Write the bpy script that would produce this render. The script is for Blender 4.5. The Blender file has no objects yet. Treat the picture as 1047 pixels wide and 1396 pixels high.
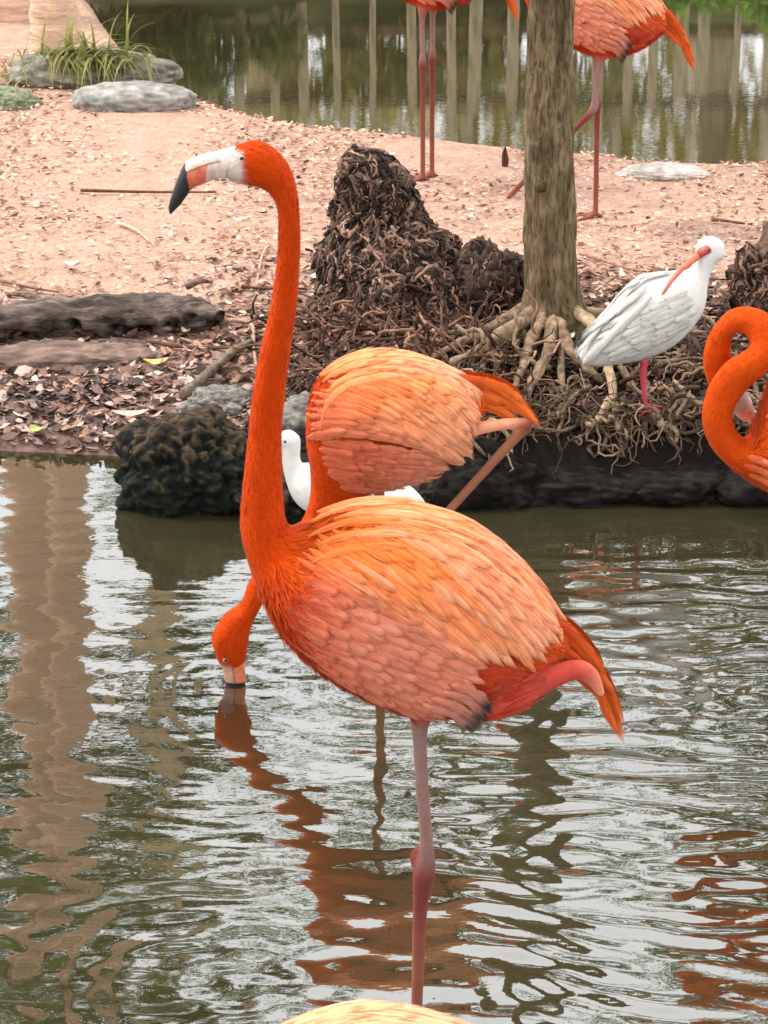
import bpy, bmesh, math, random
import numpy as np
from mathutils import Vector, Matrix, noise
from mathutils.bvhtree import BVHTree
from mathutils.kdtree import KDTree
R = math.radians
random.seed(7); rng = np.random.default_rng(11)
scene = bpy.context.scene
C = scene.collection

# ------------------------------------------------------------------ camera
PW, PH, FPX = 1047.0, 1396.0, 3600.0
PITCH = math.atan(1238.0 / FPX)
CP, SP = math.cos(PITCH), math.sin(PITCH)
CH = 2.126
cam_d = bpy.data.cameras.new('camera'); cam = bpy.data.objects.new('camera', cam_d); C.objects.link(cam)
cam.location = (0, 0, CH); cam.rotation_euler = (math.pi / 2 - PITCH, 0, 0)
cam_d.sensor_fit = 'VERTICAL'; cam_d.sensor_height = 36.0; cam_d.lens = FPX / PH * 36.0
cam_d.clip_start = 0.05; cam_d.clip_end = 600
cam_d.dof.use_dof = True; cam_d.dof.focus_distance = 4.6; cam_d.dof.aperture_fstop = 45
scene.camera = cam
scene.render.resolution_x, scene.render.resolution_y = 768, 1024

# ------------------------------------------------------------------ light
SUN_EL, SUN_AZ = R(56), R(-62)           # azimuth from +Y towards -X negative
world = bpy.data.worlds.new('World'); scene.world = world; world.use_nodes = True
wn, wl = world.node_tree.nodes, world.node_tree.links
wn.clear()
wo = wn.new('ShaderNodeOutputWorld'); bg = wn.new('ShaderNodeBackground')
sky = wn.new('ShaderNodeTexSky'); sky.sky_type = 'NISHITA'; sky.sun_disc = False
sky.sun_elevation = SUN_EL; sky.sun_rotation = SUN_AZ
sky.air_density = 1.0; sky.dust_density = 6.0; sky.ozone_density = 1.0
# thin bright cloud over the whole sky
hsv = wn.new('ShaderNodeHueSaturation'); hsv.inputs['Saturation'].default_value = 0.35
hsv.inputs['Value'].default_value = 1.0
wl.new(sky.outputs[0], hsv.inputs['Color'])
wtc = wn.new('ShaderNodeTexCoord'); cn = wn.new('ShaderNodeTexNoise'); cn.inputs['Scale'].default_value = 3.0; cn.inputs['Detail'].default_value = 4
wl.new(wtc.outputs['Generated'], cn.inputs['Vector'])
cr = wn.new('ShaderNodeValToRGB'); cr.color_ramp.elements[0].position = .3; cr.color_ramp.elements[0].color = (.78, .79, .80, 1); cr.color_ramp.elements[1].position = .7; cr.color_ramp.elements[1].color = (1, 1, 1, 1)
wl.new(cn.outputs[0], cr.inputs[0])
cv = wn.new('ShaderNodeVectorMath'); cv.operation = 'SCALE'; cv.inputs['Scale'].default_value = 28.0; wl.new(cr.outputs[0], cv.inputs[0])
wm = wn.new('ShaderNodeMix'); wm.data_type = 'RGBA'; wm.inputs[0].default_value = 0.65
wl.new(hsv.outputs[0], wm.inputs[6]); wl.new(cv.outputs[0], wm.inputs[7])
wl.new(wm.outputs[2], bg.inputs['Color']); bg.inputs['Strength'].default_value = 0.15
wl.new(bg.outputs[0], wo.inputs['Surface'])
sd = bpy.data.lights.new('sun', 'SUN'); sd.energy = 3.2; sd.angle = R(10); sd.color = (1.0, 0.94, 0.85)
so = bpy.data.objects.new('sun', sd); C.objects.link(so)
sdir = Vector((math.sin(SUN_AZ) * math.cos(SUN_EL), math.cos(SUN_AZ) * math.cos(SUN_EL), math.sin(SUN_EL)))
so.rotation_euler = sdir.to_track_quat('Z', 'Y').to_euler(); so.location = (0, 0, 30)
scene.view_settings.view_transform = 'Standard'; scene.view_settings.look = 'None'
scene.view_settings.exposure = -0.06; scene.view_settings.gamma = 1.0

# ------------------------------------------------------------------ pixel helpers
def ray(x, y):
    cx, cy = (x - PW / 2) / FPX, (PH / 2 - y) / FPX
    return cx, CP + cy * SP, -SP + cy * CP
def P(x, y, Y):
    a, b, c = ray(x, y); t = Y / b
    return Vector((a * t, Y, CH + c * t))
def W(x, y, z=0.0):
    a, b, c = ray(x, y); t = (z - CH) / c
    return Vector((a * t, b * t, z))
def depth(Y, z=0.0):
    return Y * CP + (CH - z) * SP

# ------------------------------------------------------------------ generic helpers
def prop(o, label=None, cat=None, group=None, kind=None):
    if label: o['label'] = label
    if cat: o['category'] = cat
    if group: o['group'] = group
    if kind: o['kind'] = kind
    return o
def empty(name, loc, label, cat, group=None):
    o = bpy.data.objects.new(name, None); C.objects.link(o); o.location = loc; o.empty_display_size = 0.1
    return prop(o, label, cat, group)
def mesh_obj(name, verts, faces, mat, parent=None, cols=None, smooth=True, uvs=None):
    me = bpy.data.meshes.new(name); me.from_pydata([tuple(v) for v in verts], [], faces)
    if smooth: me.polygons.foreach_set('use_smooth', [True] * len(me.polygons))
    if cols is not None:
        a = me.color_attributes.new('Col', 'FLOAT_COLOR', 'POINT')
        arr = np.ones((len(verts), 4), dtype=np.float32); arr[:, :3] = np.asarray(cols, dtype=np.float32)[:, :3]
        a.data.foreach_set('color', arr.ravel())
    if uvs is not None:
        ul = me.uv_layers.new(name='UVMap')
        li = np.zeros(len(me.loops), dtype=np.int32); me.loops.foreach_get('vertex_index', li)
        ul.data.foreach_set('uv', np.asarray(uvs, dtype=np.float32)[li].ravel())
    me.update()
    o = bpy.data.objects.new(name, me); C.objects.link(o)
    if mat: me.materials.append(mat)
    if parent: o.parent = parent
    return o
def lerp(a, b, t): return a + (b - a) * t
def mixc(a, b, t): return tuple(a[i] + (b[i] - a[i]) * t for i in range(3))
def sstep(a, b, x):
    t = np.clip((x - a) / (b - a), 0, 1); return t * t * (3 - 2 * t)
def srgb(r, g, b):
    f = lambda c: (c / 255 / 12.92) if c / 255 <= 0.04045 else ((c / 255 + 0.055) / 1.055) ** 2.4
    return (f(r), f(g), f(b))
def catmull(pts, n):
    pts = [np.array(p, dtype=float) for p in pts]; out = []
    for i in range(len(pts) - 1):
        p0 = pts[max(i - 1, 0)]; p1 = pts[i]; p2 = pts[i + 1]; p3 = pts[min(i + 2, len(pts) - 1)]
        for k in range(n):
            t = k / n
            out.append(0.5 * ((2 * p1) + (-p0 + p2) * t + (2 * p0 - 5 * p1 + 4 * p2 - p3) * t * t + (-p0 + 3 * p1 - 3 * p2 + p3) * t ** 3))
    out.append(pts[-1]); return out
def tube(path, radii, n=8, V=None, F=None, cap=True):
    """tube along 3D points, appended to V, F"""
    V = [] if V is None else V; F = [] if F is None else F
    path = [Vector(p) for p in path]; base = len(V); up = None
    for i, p in enumerate(path):
        t = (path[min(i + 1, len(path) - 1)] - path[max(i - 1, 0)])
        t = t.normalized() if t.length > 1e-9 else Vector((0, 0, 1))
        if up is None:
            up = t.orthogonal().normalized()
        up = (up - t * up.dot(t)); up = up.normalized() if up.length > 1e-6 else t.orthogonal().normalized()
        b = t.cross(up)
        for k in range(n):
            a = 2 * math.pi * k / n
            V.append(p + (up * math.cos(a) + b * math.sin(a)) * radii[i])
    for i in range(len(path) - 1):
        for k in range(n):
            a, b_ = base + i * n + k, base + i * n + (k + 1) % n
            F.append((a, b_, b_ + n, a + n))
    if cap:
        F.append(tuple(base + k for k in range(n))[::-1]); F.append(tuple(base + (len(path) - 1) * n + k for k in range(n)))
    return V, F

# ------------------------------------------------------------------ materials
def new_mat(name):
    m = bpy.data.materials.new(name); m.use_nodes = True
    nt = m.node_tree; return m, nt, nt.nodes['Principled BSDF']
def nd(nt, t, **kw):
    n = nt.nodes.new(t)
    for k, v in kw.items():
        if k in n.inputs.keys() if hasattr(n.inputs, 'keys') else False: n.inputs[k].default_value = v
        else: setattr(n, k, v)
    return n
def coords(nt, scale=(1, 1, 1)):
    tc = nt.nodes.new('ShaderNodeTexCoord'); mp = nt.nodes.new('ShaderNodeMapping')
    mp.inputs['Scale'].default_value = scale; nt.links.new(tc.outputs['Object'], mp.inputs['Vector']); return mp.outputs[0]
def noise_n(nt, vec, scale, detail=4, rough=0.55, dist=0.0):
    n = nt.nodes.new('ShaderNodeTexNoise'); n.inputs['Scale'].default_value = scale; n.inputs['Detail'].default_value = detail
    n.inputs['Roughness'].default_value = rough; n.inputs['Distortion'].default_value = dist
    if vec is not None: nt.links.new(vec, n.inputs['Vector'])
    return n
def ramp(nt, fac, stops):
    r = nt.nodes.new('ShaderNodeValToRGB'); cr = r.color_ramp
    while len(cr.elements) < len(stops): cr.elements.new(0.5)
    for e, (p, c) in zip(cr.elements, stops): e.position = p; e.color = (*c, 1)
    nt.links.new(fac, r.inputs[0]); return r
def mul(nt, a, b, fac=1.0, mode='MULTIPLY'):
    m = nt.nodes.new('ShaderNodeMix'); m.data_type = 'RGBA'; m.blend_type = mode; m.inputs[0].default_value = fac
    nt.links.new(a, m.inputs[6]); nt.links.new(b, m.inputs[7]); return m.outputs[2]
def bump(nt, h, bsdf, strength, dist):
    b = nt.nodes.new('ShaderNodeBump'); b.inputs['Strength'].default_value = strength; b.inputs['Distance'].default_value = dist
    nt.links.new(h, b.inputs['Height']); nt.links.new(b.outputs[0], bsdf.inputs['Normal']); return b
def col_mat(name, rough=0.8, nscale=40, vary=0.35, bstr=0.5, bdist=0.004, stretch=(1, 1, 1), spec=0.3, detail=5):
    """vertex colour times mottling, with relief"""
    m, nt, b = new_mat(name)
    at = nt.nodes.new('ShaderNodeAttribute'); at.attribute_name = 'Col'
    v = coords(nt, stretch); n = noise_n(nt, v, nscale, detail, 0.65)
    lo, hi = 1 - vary, 1 + vary
    r = ramp(nt, n.outputs[0], [(0.34, (lo, lo, lo)), (0.66, (hi, hi, hi))])
    nt.links.new(mul(nt, at.outputs['Color'], r.outputs[0]), b.inputs['Base Color'])
    b.inputs['Roughness'].default_value = rough; b.inputs['Specular IOR Level'].default_value = spec
    bump(nt, n.outputs[0], b, bstr, bdist)
    return m

# plumage: velvety, short feather relief
M = {}
def make_plumage():
    m, nt, b = new_mat('plumage')
    at = nt.nodes.new('ShaderNodeAttribute'); at.attribute_name = 'Col'
    v = coords(nt); n1 = noise_n(nt, v, 26, 3, 0.5); n2 = noise_n(nt, v, 170, 4, 0.6, 0.4)
    vs = coords(nt, (90, 90, 45)); vo = nt.nodes.new('ShaderNodeTexVoronoi'); vo.inputs['Scale'].default_value = 1.0
    nt.links.new(vs, vo.inputs['Vector'])
    r1 = ramp(nt, n1.outputs[0], [(0.3, (0.9, 0.84, 0.82)), (0.7, (1.06, 1.1, 1.12))])
    r2 = ramp(nt, n2.outputs[0], [(0.3, (0.93, 0.9, 0.88)), (0.7, (1.05, 1.07, 1.08))])
    c = mul(nt, mul(nt, at.outputs['Color'], r1.outputs[0]), r2.outputs[0]); nt.links.new(c, b.inputs['Base Color'])
    b.inputs['Roughness'].default_value = 0.8; b.inputs['Specular IOR Level'].default_value = 0.06
    b.inputs['Sheen Weight'].default_value = 0.08; b.inputs['Sheen Roughness'].default_value = 0.4
    b.inputs['Sheen Tint'].default_value = (1, 0.6, 0.35, 1)
    ad = nt.nodes.new('ShaderNodeMath'); ad.operation = 'MULTIPLY_ADD'; ad.inputs[1].default_value = 0.6
    nt.links.new(vo.outputs['Distance'], ad.inputs[0]); nt.links.new(n2.outputs[0], ad.inputs[2])
    bump(nt, ad.outputs[0], b, 0.3, 0.002)
    return m
def make_feather(name, sheen):
    m, nt, b = new_mat(name)
    at = nt.nodes.new('ShaderNodeAttribute'); at.attribute_name = 'Col'
    tc = nt.nodes.new('ShaderNodeTexCoord'); mp = nt.nodes.new('ShaderNodeMapping'); mp.inputs['Scale'].default_value = (26, 3.0, 1)
    nt.links.new(tc.outputs['UV'], mp.inputs['Vector']); n = noise_n(nt, mp.outputs[0], 1.0, 4, 0.6, 0.3)
    n2 = noise_n(nt, coords(nt), 40, 3)
    r = ramp(nt, n.outputs[0], [(0.3, (0.74, 0.66, 0.6)), (0.68, (1.18, 1.22, 1.25))])
    r2 = ramp(nt, n2.outputs[0], [(0.3, (0.88, 0.84, 0.82)), (0.7, (1.1, 1.12, 1.14))])
    nt.links.new(mul(nt, mul(nt, at.outputs['Color'], r.outputs[0]), r2.outputs[0]), b.inputs['Base Color'])
    b.inputs['Roughness'].default_value = 0.6; b.inputs['Specular IOR Level'].default_value = 0.25
    b.inputs['Sheen Weight'].default_value = 0.15; b.inputs['Sheen Tint'].default_value = sheen
    bump(nt, n.outputs[0], b, 0.4, 0.002)
    sp = nt.nodes.new('ShaderNodeSeparateXYZ'); nt.links.new(tc.outputs['UV'], sp.inputs[0])
    def mth(op, a_, b_=None, c_=None):
        k = nt.nodes.new('ShaderNodeMath'); k.operation = op
        for i_, q in enumerate((a_, b_, c_)):
            if q is None: continue
            if isinstance(q, (int, float)): k.inputs[i_].default_value = q
            else: nt.links.new(q, k.inputs[i_])
        return k.outputs[0]
    d = mth('MULTIPLY', mth('ABSOLUTE', mth('SUBTRACT', sp.outputs[0], .5)), 2.0)
    # barbs slant from the shaft to the tip
    cb = nt.nodes.new('ShaderNodeCombineXYZ'); nt.links.new(mth('MULTIPLY', d, 1.5), cb.inputs[0]); nt.links.new(mth('MULTIPLY', mth('SUBTRACT', sp.outputs[1], mth('MULTIPLY', d, .16)), 34.0), cb.inputs[1])
    oi = nt.nodes.new('ShaderNodeObjectInfo'); nt.links.new(mth('MULTIPLY', oi.outputs['Random'], 40.0), cb.inputs[2])
    bn = noise_n(nt, cb.outputs[0], 1.0, 2, .5)
    e1 = mth('ADD', d, mth('MULTIPLY', mth('SUBTRACT', bn.outputs[0], .5), 1.1)); e2 = mth('ADD', sp.outputs[1], mth('MULTIPLY', mth('SUBTRACT', n.outputs[0], .5), .35))
    a1 = mth('SMOOTH_MIN', mth('MULTIPLY', mth('SUBTRACT', 1.02, e1), 3.2), mth('MULTIPLY', mth('SUBTRACT', 1.0, e2), 8.0), .1)
    cl = nt.nodes.new('ShaderNodeClamp'); nt.links.new(a1, cl.inputs[0]); nt.links.new(cl.outputs[0], b.inputs['Alpha'])
    return m
M['plumage'] = make_plumage()
M['feather'] = make_feather('feather', (1, 0.7, 0.5, 1))
M['white_plumage'] = col_mat('white_plumage', 0.75, 60, 0.07, 0.35, 0.004)
M['white_feather'] = make_feather('white_feather', (1, 1, 1, 1))
M['barb'] = col_mat('barb', 0.65, 40, 0.1, 0.0, 0.001, spec=0.15)
for nt in [M['white_feather'].node_tree]:
    for n in nt.nodes:
        if n.type == 'VALTORGB':
            n.color_ramp.elements[0].color = (0.86, 0.86, 0.86, 1); n.color_ramp.elements[1].color = (1.05, 1.05, 1.05, 1)
M['bill'] = col_mat('bill_horn', 0.5, 90, 0.26, 0.2, 0.001, spec=0.45)
M['eye'] = col_mat('eye', 0.12, 30, 0.05, 0.0, 0.001, spec=0.6)
def make_bark():
    m, nt, b = new_mat('bark')
    at = nt.nodes.new('ShaderNodeAttribute'); at.attribute_name = 'Col'
    v = coords(nt, (1, 1, .18)); n1 = noise_n(nt, v, 95, 6, .7, .8); v2 = coords(nt, (1, 1, .6)); n2 = noise_n(nt, v2, 34, 6, .7); n3 = noise_n(nt, coords(nt), 11, 5, .7)
    r1 = ramp(nt, n1.outputs[0], [(.38, (.42, .38, .34)), (.56, (1.2, 1.2, 1.2))]); r2 = ramp(nt, n2.outputs[0], [(.35, (.7, .68, .64)), (.66, (1.25, 1.25, 1.2))])
    c = mul(nt, mul(nt, at.outputs['Color'], r1.outputs[0]), r2.outputs[0])
    lich = ramp(nt, n3.outputs[0], [(.60, (0, 0, 0)), (.70, (.55, .55, .55))]); mx = nt.nodes.new('ShaderNodeMix'); mx.data_type = 'RGBA'
    nt.links.new(lich.outputs[0], mx.inputs[0]); nt.links.new(c, mx.inputs[6]); mx.inputs[7].default_value = (.30, .27, .19, 1)
    nt.links.new(mx.outputs[2], b.inputs['Base Color']); b.inputs['Roughness'].default_value = .92; b.inputs['Specular IOR Level'].default_value = .15
    bump(nt, n1.outputs[0], b, 1.0, .010); return m
M['bark'] = make_bark()
M['palm'] = col_mat('palm_bark', 0.9, 14, 0.3, 0.8, 0.02, (0.5, 0.5, 3.0), 0.15)
M['root'] = col_mat('root_bark', 0.85, 45, 0.45, 0.9, 0.008, spec=0.2)
M['rock'] = col_mat('rock', 0.85, 16, 0.4, 0.9, 0.015, spec=0.12, detail=9)
M['moss'] = col_mat('mossy_rock', 0.9, 60, 0.55, 0.8, 0.007, spec=0.2, detail=8)
M['litter'] = col_mat('leaf_litter', 0.75, 60, 0.25, 0.3, 0.002, spec=0.3)
M['wood'] = col_mat('weathered_wood', 0.85, 24, 0.4, 0.8, 0.006, (1, 1, 0.2), 0.2)
M['log'] = col_mat('driftwood', 0.9, 60, 0.6, 1.0, 0.016, (0.25, 1, 1), 0.2, 8)
def make_leaf():
    m, nt, b = new_mat('leaf')
    at = nt.nodes.new('ShaderNodeAttribute'); at.attribute_name = 'Col'
    nt.links.new(at.outputs['Color'], b.inputs['Base Color'])
    b.inputs['Roughness'].default_value = 0.5; b.inputs['Specular IOR Level'].default_value = 0.35
    tr = nt.nodes.new('ShaderNodeBsdfTranslucent'); nt.links.new(at.outputs['Color'], tr.inputs['Color'])
    mx = nt.nodes.new('ShaderNodeMixShader'); mx.inputs[0].default_value = 0.5
    nt.links.new(b.outputs[0], mx.inputs[1]); nt.links.new(tr.outputs[0], mx.inputs[2])
    nt.links.new(mx.outputs[0], nt.nodes['Material Output'].inputs['Surface'])
    return m
M['leaf'] = make_leaf()
def make_ground():
    m, nt, b = new_mat('ground')
    at = nt.nodes.new('ShaderNodeAttribute'); at.attribute_name = 'Col'
    v = coords(nt); n1 = noise_n(nt, v, 9, 6, 0.65); n2 = noise_n(nt, v, 70, 6, 0.7, 0.6)
    r1 = ramp(nt, n1.outputs[0], [(0.3, (0.75, 0.72, 0.7)), (0.7, (1.15, 1.15, 1.15))])
    r2 = ramp(nt, n2.outputs[0], [(0.3, (0.6, 0.54, 0.5)), (0.65, (1.2, 1.2, 1.2))])
    nt.links.new(mul(nt, mul(nt, at.outputs['Color'], r1.outputs[0]), r2.outputs[0]), b.inputs['Base Color'])
    b.inputs['Roughness'].default_value = 0.9; b.inputs['Specular IOR Level'].default_value = 0.2
    bump(nt, n2.outputs[0], b, 0.8, 0.012)
    return m
M['ground'] = make_ground()
def make_water():
    m, nt, b = new_mat('pond_water')
    v = coords(nt); n = noise_n(nt, v, 1.6, 4, 0.6)
    r = ramp(nt, n.outputs[0], [(0.3, (0.016, 0.015, 0.007)), (0.7, (0.034, 0.030, 0.014))])
    nt.links.new(r.outputs[0], b.inputs['Base Color'])
    b.inputs['Roughness'].default_value = 0.02; b.inputs['IOR'].default_value = 2.6
    vv = coords(nt, (1, 2.2, 1)); n2 = noise_n(nt, vv, 22, 2, 0.5, 0.3)
    bump(nt, n2.outputs[0], b, 0.04, 0.006)
    return m
M['water'] = make_water()

# ------------------------------------------------------------------ ground
near_px = [(-900, 560), (-300, 600), (0, 614), (165, 622), (250, 665), (330, 688), (450, 694), (600, 692), (800, 686), (950, 676), (1047, 684), (1500, 690), (2400, 690)]
NX, NY = zip(*[(W(x, y).x, W(x, y).y) for x, y in near_px])
far_px = [(120, 25), (160, 70), (235, 150), (330, 172), (400, 190), (550, 204), (700, 222), (850, 238), (1047, 243), (1400, 246), (2400, 250)]
FX, FY = zip(*[(W(x, y).x, W(x, y).y) for x, y in far_px])
FX = (-3.2, -2.1) + FX; FY = (22.0, 16.5) + FY
NOFF = [Vector((random.uniform(-50, 50) for _ in range(3))) for _ in range(4)]
def height(X, Y, fine=True):
    X = np.asarray(X, float); Y = np.asarray(Y, float)
    d1 = Y - np.interp(X, NX, NY); d2 = np.interp(X, FX, FY) - Y
    rt = sstep(-0.45, 0.05, X)
    gentle = 0.03 * sstep(0, 0.06, d1) + 0.19 * sstep(0.0, 1.7, d1)
    steep = 0.14 * sstep(-0.03, 0.12, d1) + 0.12 * sstep(0.1, 0.7, d1) - 0.05 * sstep(0.9, 1.6, d1)
    h1 = lerp(gentle, steep, rt) + np.where(d1 < 0, np.clip(d1 * 0.6, -0.28, 0), 0)
    h2 = 0.24 * sstep(-0.05, 1.0, d2) + np.where(d2 < 0, np.clip(d2 * 0.6, -0.28, 0), 0)
    h2 = h2 + 0.15 * sstep(-0.9, -2.2, X) * sstep(9, 11, Y)
    h = np.minimum(h1, h2)
    fb = 15.6 + 0.4 * np.sin(X * 0.9)                                     # far bank of the pond
    h3 = 0.5 * sstep(0, 1.6, Y - fb) + np.where(Y < fb, np.clip((Y - fb) * 0.5, -0.28, 0), 0) + 2.5 * sstep(24, 70, Y)
    h = np.maximum(h, h3)
    h4 = 0.6 * sstep(0.8, -0.6, Y) + np.where(Y > 0.8, np.clip((0.8 - Y) * 0.5, -0.28, 0), 0)  # bank under the viewer
    h = np.maximum(h, h4)
    side = 0.5 * sstep(14, 18, np.abs(X)) - 0.28
    return np.maximum(h, side)
def hgt(x, y): return float(height(x, y))
def G(x, y):
    z = 0.2
    for _ in range(25):
        p = W(x, y, z); z = lerp(z, hgt(p.x, p.y), 0.6)
    return W(x, y, z)
def axis(segs):
    out = []
    for a, b, n in segs: out += list(np.linspace(a, b, n, endpoint=False))
    out.append(segs[-1][1]); return np.array(out)
gx = axis([(-120, -20, 12), (-20, -3.2, 34), (-3.2, 3.2, 210), (3.2, 20, 34), (20, 120, 12)])
gy = axis([(-60, -2, 12), (-2, 6.0, 40), (6.0, 12.5, 260), (12.5, 20, 70), (20, 70, 30), (70, 260, 12)])
XX, YY = np.meshgrid(gx, gy); ZZ = height(XX, YY)
nz = np.array([noise.fractal(Vector((x * 2.2, y * 2.2, 0.3)), 1.0, 2.0, 5) for x, y in zip(XX.ravel(), YY.ravel())]).reshape(XX.shape)
nz2 = np.array([noise.noise(Vector((x * 0.9, y * 1.6, 4.3))) for x, y in zip(XX.ravel(), YY.ravel())]).reshape(XX.shape)
ZZ = ZZ + nz * 0.012
D1 = YY - np.interp(XX, NX, NY)
wet = 1 - sstep(0.15, 0.75, D1 + nz2 * 0.35)
mound = sstep(-0.55, -0.1, XX) * (1 - sstep(0.75, 1.55, D1 + nz2 * 0.3 - 0.15 * XX))
dry = np.array(srgb(182, 151, 134)); wetc = np.array(srgb(124, 100, 92)); soil = np.array(srgb(48, 33, 26)); green = np.array(srgb(92, 96, 60))
colr = dry[None, None] * np.ones(XX.shape + (1,))
colr = lerp(colr, wetc, np.clip(wet, 0, 1)[..., None]); colr = lerp(colr, soil, np.clip(mound, 0, 1)[..., None]); colr = lerp(colr, np.array(srgb(24, 18, 15)), (np.clip(mound, 0, 1) * (1 - sstep(.12, .3, D1)))[..., None])
farm = sstep(14.5, 16, YY) * sstep(-2.2, -1.4, XX + 0.6 * sstep(16, 18, YY)); colr = lerp(colr, green, farm[..., None])
nyy, nxx = XX.shape
verts = np.stack([XX, YY, ZZ], -1).reshape(-1, 3)
faces = [(j * nxx + i, j * nxx + i + 1, (j + 1) * nxx + i + 1, (j + 1) * nxx + i) for j in range(nyy - 1) for i in range(nxx - 1)]
ground = mesh_obj('ground', verts, faces, M['ground'], cols=colr.reshape(-1, 3)); prop(ground, kind='structure')
GB = BVHTree.FromPolygons([tuple(v) for v in verts], faces)
def gz(x, y):
    h = GB.ray_cast(Vector((x, y, 5)), Vector((0, 0, -1)))
    return h[0].z if h[0] else hgt(x, y)

# ------------------------------------------------------------------ water with ripples
YM = W(572, 1372).y                     # standing lines of the birds
Y2 = W(318, 932).y
Y3 = W(1000, 945).y
def build_water():
    rows = [0.3, 1.0, 1.7]; y = 2.2
    while y < 17.5:
        rows.append(y); y += 0.0030 * max(y, 3.6) if y < 7.4 else 0.011 * y ** 0.9
    rows = np.array(rows)
    u = np.concatenate([[-5, -2.5, -1.2, -0.6, -0.35], np.linspace(-0.21, 0.21, 230), [0.35, 0.6, 1.2, 2.5, 5]])
    yy = rows[:, None] * np.ones(len(u)); xx = rows[:, None] * u[None, :]
    xx[:, 0] = -18; xx[:, -1] = 18
    z = np.zeros_like(xx); r2 = np.random.default_rng(5)
    # broad gentle swell that wobbles the reflections
    for _ in range(26):
        lam = r2.uniform(0.10, 0.42); th = r2.normal(math.pi / 2, 0.55); k = 2 * math.pi / lam
        amp = 0.0042 * lam / 0.25 * r2.uniform(0.3, 1.0) * 0.075 * (0.7 + 0.45 * sstep(5.2, 4.0, yy))
        env = 0.55 + 0.45 * np.sin(xx * r2.uniform(0.5, 3) + yy * r2.uniform(0.5, 2) + r2.uniform(0, 6))
        z += amp * env * np.sin(k * (xx * math.cos(th) + yy * math.sin(th)) + r2.uniform(0, 6.28))
    # finer cat's-paw ripples on the open right-hand side and in the foreground
    fine = 0.22 + 0.85 * sstep(-0.05, 0.30, xx) * sstep(6.3, 5.6, yy) + 0.25 * sstep(4.9, 3.8, yy)
    for _ in range(22):
        lam = r2.uniform(0.045, 0.13); th = r2.normal(math.pi / 2, 0.35); k = 2 * math.pi / lam
        env = 0.5 + 0.5 * np.sin(xx * r2.uniform(2, 7) + yy * r2.uniform(2, 6) + r2.uniform(0, 6))
        z += fine * 0.00033 * (lam / 0.06) * env * np.sin(k * (xx * math.cos(th) + yy * math.sin(th)) + r2.uniform(0, 6.28))
    # rings round legs and bill
    for (px, py, a, lam, dec) in ((572, 1372, 0.0005, 0.085, 0.40), (518, 935, 0.0005, 0.07, 0.3), (318, 932, 0.0003, 0.06, 0.2), (820, 1160, 0.0004, 0.07, 0.35), (330, 1340, 0.0009, 0.10, 0.35), (1080, 945, 0.0007, 0.08, 0.4)):
        c = W(px, py); r = np.hypot(xx - c.x, yy - c.y); r = r + .022 * np.sin(xx * 11 + py) * np.sin(yy * 8 + px) * sstep(.05, .3, r)
        z += a * np.exp(-r / dec) * np.cos(2 * math.pi * r / lam) * sstep(0.0, 0.05, r)
    z *= np.where(np.abs(xx) > rows[:, None] * 0.25, 0, 1)
    z *= 1 - 0.75 * sstep(7.0, 8.5, yy)
    V = np.stack([xx, yy, z], -1).reshape(-1, 3); nx = len(u); ny = len(rows)
    F = [(j * nx + i, j * nx + i + 1, (j + 1) * nx + i + 1, (j + 1) * nx + i) for j in range(ny - 1) for i in range(nx - 1)]
    return prop(mesh_obj('pond_water', V, F, M['water']), kind='structure')
build_water()

# ------------------------------------------------------------------ bird builder
class Frame:
    """pixel tracing plane at distance Y; local metres relative to a base point on that plane"""
    def __init__(s, Y, bx, by):
        s.Y = Y; s.base = P(bx, by, Y); s.sc = FPX / depth(Y, 0.5)
    def l(s, x, y, dy=0.0):
        p = P(x, y, s.Y) - s.base; return Vector((p.x, dy, p.z))
def loft(fr, secs, cols, n=5, ring=26, V=None, F=None, CC=None, vscale=1.0):
    """secs: (Ax,Ay,Bx,By,halfwidth[,yoff]); cols: list of colour per section or function(px,py,cos)"""
    V = [] if V is None else V; F = [] if F is None else F; CC = [] if CC is None else CC
    S = [tuple(q) + ((0.0,) if len(q) == 5 else ()) for q in secs]
    S2 = catmull(S, n); base = len(V)
    for i, q in enumerate(S2):
        ax, ay, bx, by, w, yo = q
        A = fr.l(ax, ay); B = fr.l(bx, by); c = (A + B) / 2; h = (A - B) / 2; w = max(w, 0.001)
        for k in range(ring):
            t = 2 * math.pi * k / ring; ct, st = math.cos(t), math.sin(t)
            V.append(c + h * ct + Vector((0, yo + w * st, 0)))
            mx, my = (ax + bx) / 2 + (ax - bx) / 2 * ct, (ay + by) / 2 + (ay - by) / 2 * ct
            CC.append(cols(mx, my, ct, i / n))
    for i in range(len(S2) - 1):
        for k in range(ring):
            a, b = base + i * ring + k, base + i * ring + (k + 1) % ring
            F.append((a, b, b + ring, a + ring))
    F.append(tuple(base + k for k in range(ring))[::-1]); F.append(tuple(base + (len(S2) - 1) * ring + k for k in range(ring)))
    return V, F, CC
def limb(fr, pts, cols, V, F, CC, ring=12, n=5):
    """pts: (x,y,r_px,yoff); cols list per pt"""
    S = catmull([tuple(p) for p in pts], n); path = [fr.l(p[0], p[1], p[3]) for p in S]; rad = [max(p[2], 1) / fr.sc for p in S]
    tube(path, rad, ring, V, F)
    for i in range(len(S)):
        j = min(i // n, len(cols) - 1); j2 = min(j + 1, len(cols) - 1)
        CC.extend([mixc(cols[j], cols[j2], (i % n) / n)] * ring)
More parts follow.
